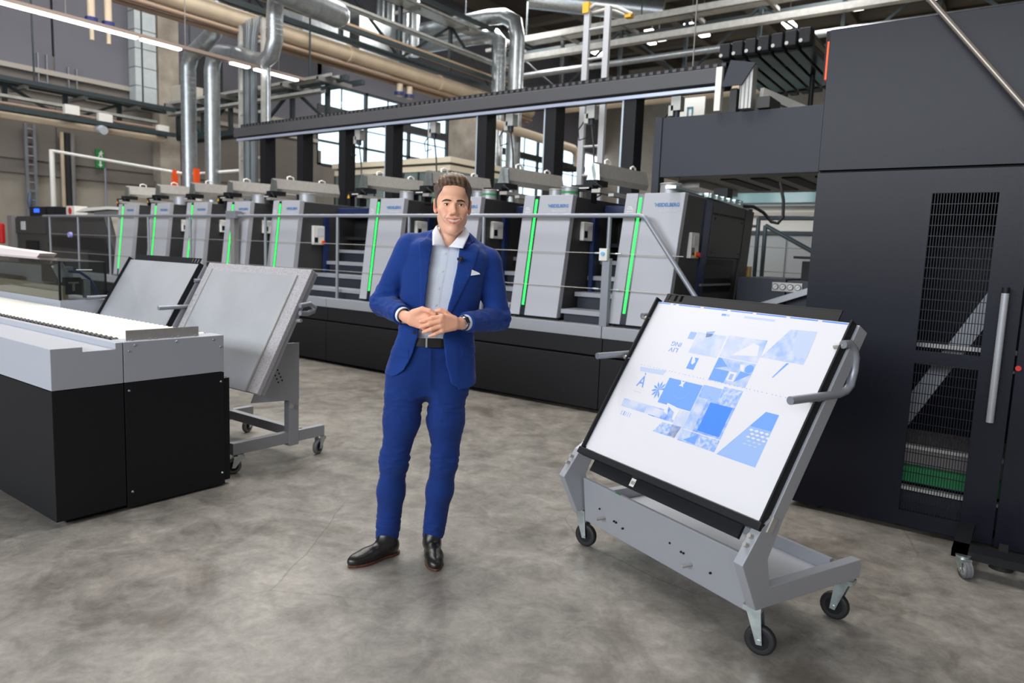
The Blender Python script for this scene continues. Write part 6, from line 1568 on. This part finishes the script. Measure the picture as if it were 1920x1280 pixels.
# sleeves with elbow folds, cut off square at the cuffs
def sleeve(S_, E_, W_, r0, r1, r2, seed):
    S_, E_, W_ = np.array(S_), np.array(E_), np.array(W_); d = (W_ - E_); L = np.linalg.norm(d); d = d / L; cq = W_ - d * 0.050
    up = (E_ - S_) / np.linalg.norm(E_ - S_)
    lo = np.minimum(np.minimum(S_, E_), W_) - 0.11; hi = np.maximum(np.maximum(S_, E_), W_) + 0.11
    def fn(x, y, z):
        a = capd(x, y, z, S_, E_, r0, r1); c = capd(x, y, z, E_, W_, r1 * 0.98, r2)
        f_ = _sm(a, c, np.clip(0.5 + 0.5 * (c - a) / 0.03, 0, 1), 0.03)
        s1 = (x - E_[0]) * d[0] + (y - E_[1]) * d[1] + (z - E_[2]) * d[2]; s2 = (x - E_[0]) * up[0] + (y - E_[1]) * up[1] + (z - E_[2]) * up[2]
        near = np.exp(-(((x - E_[0]) ** 2 + (y - E_[1]) ** 2 + (z - E_[2]) ** 2) / 0.09 ** 2))
        f_ = f_ + near * 0.034 * (np.abs(wob(x + seed, y, z, 80, (0.5, 0.7, 1))) - 0.2) + near * 0.0016 * np.sin((s1 - s2) * 85 + seed + 9 * wob(x, y, z, 40)) + 0.0055 * wob(x + seed, y, z, 34) + 0.006 * (np.abs(wob(x, y, z + seed, 45, (1, 1, 0.6))) - 0.2)
        f_ = f_ + np.exp(-((s1 - L * 0.55) / 0.06) ** 2) * 0.018 * (np.abs(wob(x, y + seed, z, 70)) - 0.2) * (s1 > 0)
        return np.maximum(f_, (x - cq[0]) * d[0] + (y - cq[1]) * d[1] + (z - cq[2]) * d[2])
    j.put(fn, lo, hi, 0.012)
    return cq, d
c1, dR = sleeve(SHR, ELR, WRR, 0.070, 0.056, 0.044, 0.0)
c2, dL = sleeve(SHL, ELL, WRL, 0.068, 0.056, 0.044, 2.0)
V, F = surfnet(j.f, j.ax)
jk = mesh_np('jacket', V, F, M_suit, man)
# shirt cuffs
for c_, d, W_ in ((c1, dR, WRR), (c2, dL, WRL)):
    d_ = Vector(d); a = Vector(c_) - d_ * 0.01; e_ = Vector(c_) + d_ * 0.018
    B().cyl(a, e_, 0.0375, 24, 0.036, caps=False).cyl(a, e_, 0.0345, 24, 0.033, caps=False).build('shirt_cuff', M_collar, man, local=True)
    u_ = d_.cross(Vector((0, 0, 1))).normalized(); v_ = u_.cross(d_)
# watch on his left wrist
d_ = Vector(dL); c_ = Vector(c2) + d_ * 0.026
wt = B().torus(c_, d_, 0.0268, 0.0042, 28, 6).torus(c_ + d_ * 0.007, d_, 0.0266, 0.0042, 28, 6).build('watch', mat('watch_steel', (205, 206, 208), 0.2, 1.0), man, local=True)
o_ = Vector((0.15, -0.95, 0.35)); o_ = (o_ - d_ * o_.dot(d_)).normalized()
f_ = B().cyl(c_ + d_ * 0.003 + o_ * 0.022, c_ + d_ * 0.003 + o_ * 0.0345, 0.0175, 24).build('watch_case', MATS['watch_steel'], wt, local=True)
B().cyl(c_ + d_ * 0.003 + o_ * 0.0345, c_ + d_ * 0.003 + o_ * 0.0352, 0.0145, 24).build('watch_dial', mat('watch_dial_dark', (40, 42, 46), 0.2), wt, local=True)
# sleeve buttons, jacket button, pocket square, lapel microphone
M_btn = mat('navy_button', (16, 26, 54), 0.4)
for (c_, d, W_, sgn) in ((c1, dR, WRR, 1), (c2, dL, WRL, 1)):
    for k in range(4):
        q = Vector(c_) - Vector(d) * (0.022 + 0.014 * k) + Vector((0, -0.022, -0.0405))
        B().sphere(q, 0.0058, 8, 6).build('sleeve_button', M_btn, jk, local=True)
B().cyl((-0.004, -0.128, 1.128), (-0.004, -0.140, 1.128), 0.009, 14).build('front_button', M_btn, jk, local=True)
ys_ = float(np.interp(1.40, TZ, TY) - np.interp(1.40, TZ, JB))
B().prism([(0.246, ys_ + 0.004, 1.396), (0.290, ys_ + 0.014, 1.404), (0.283, ys_ + 0.014, 1.411), (0.250, ys_ + 0.004, 1.424)], (0, -0.006, 0)).build('pocket_square', mat('white_linen', (240, 240, 244), 0.7), man, local=True)
mic = B().sphere((0.199, -0.128, 1.474), (0.009, 0.009, 0.009), 10, 8).box(0.180, 0.199, -0.126, -0.118, 1.464, 1.476).cyl((0.196, -0.126, 1.466), (0.192, -0.126, 1.452), 0.004, 8).build('lapel_microphone', M_rubber, man, local=True)
# shoes: black leather ankle boots with brown sole edge
def shoe(name, heel, toe, ankle):
    heel, toe = np.array(heel), np.array(toe); dv = toe - heel; L = np.hypot(*dv); u = dv / L; v = np.array([-u[1], u[0]])
    N_ = axis([(-0.07, L + 0.05, 0.003)]); M_ = axis([(-0.08, 0.08, 0.003)]); Z_ = axis([(-0.01, 0.16, 0.003)])
    s = Fld((N_, M_, Z_)); k = L / 0.285
    s.ell((0.045 * k, 0, 0.045), (0.050, 0.033, 0.048), 0); s.ell((0.19 * k, -0.002, 0.030), (0.090, 0.0435, 0.036), 0.02)
    s.cap((0.06 * k, 0, 0.05), (0.17 * k, 0, 0.036), 0.034, 0.034, 0.03); s.ell((0.245 * k, -0.004, 0.022), (0.044, 0.031, 0.024), 0.02)
    a = np.array(ankle) - heel; ua, va = float(a @ u), float(a @ v)
    s.cap((0.055 * k, 0, 0.06), (ua, va, 0.15), 0.038, 0.038, 0.03); s.cap((0.09 * k, 0, 0.06), (ua + 0.006, va, 0.13), 0.034, 0.033, 0.03)
    x, y, z = s.grid((slice(None),) * 3)
    s.f += (np.exp(-((x - 0.15 * k) / 0.03) ** 2) * 0.004 * (np.abs(wob(x, y, z, 110, (1, 0.3, 0.5))) - 0.2) + 0.0010 * wob(x, y, z, 70)).astype(np.float32)
    s.f = np.maximum(s.f, np.maximum(0.013 - z, z - 0.14).astype(np.float32))
    V, F = surfnet(s.f, s.ax)
    W_ = np.stack([heel[0] + V[:, 0] * u[0] + V[:, 1] * v[0], heel[1] + V[:, 0] * u[1] + V[:, 1] * v[1], V[:, 2]], 1)
    o = mesh_np(name, W_, F, mat('shoe_leather', (30, 28, 28), 0.32, spec=0.5, var=0.2, vs=40), man)
    q = Fld((N_, M_, axis([(-0.008, 0.03, 0.003)])))
    def sole(x, y, z):
        w = np.interp(x, np.array([-0.012, 0.01, 0.05, 0.10, 0.17, 0.22, 0.265, 0.29]) * k, [0.012, 0.030, 0.035, 0.031, 0.044, 0.044, 0.028, 0.008])
        d = np.maximum(np.abs(y + 0.002) - w, np.maximum(-0.010 - x, x - 0.293 * k)); return np.maximum(d, np.maximum(0.0015 - z + 0 * x, z - 0.0155) + 0 * y)
    q.f[:] = sole(*q.grid((slice(None),) * 3))
    V, F = surfnet(q.f, q.ax)
    W2 = np.stack([heel[0] + V[:, 0] * u[0] + V[:, 1] * v[0], heel[1] + V[:, 0] * u[1] + V[:, 1] * v[1], V[:, 2] - 0.0015], 1)
    mesh_np('sole', W2, F, mat('brown_sole', (88, 50, 32), 0.5), o)
shoe('shoe', (-0.068, 0.030), (-0.285, -0.132), (-0.116, 0.020)); shoe('shoe', (0.098, 0.080), (0.123, -0.190), (0.104, 0.030))
bpy.context.view_layer.update()
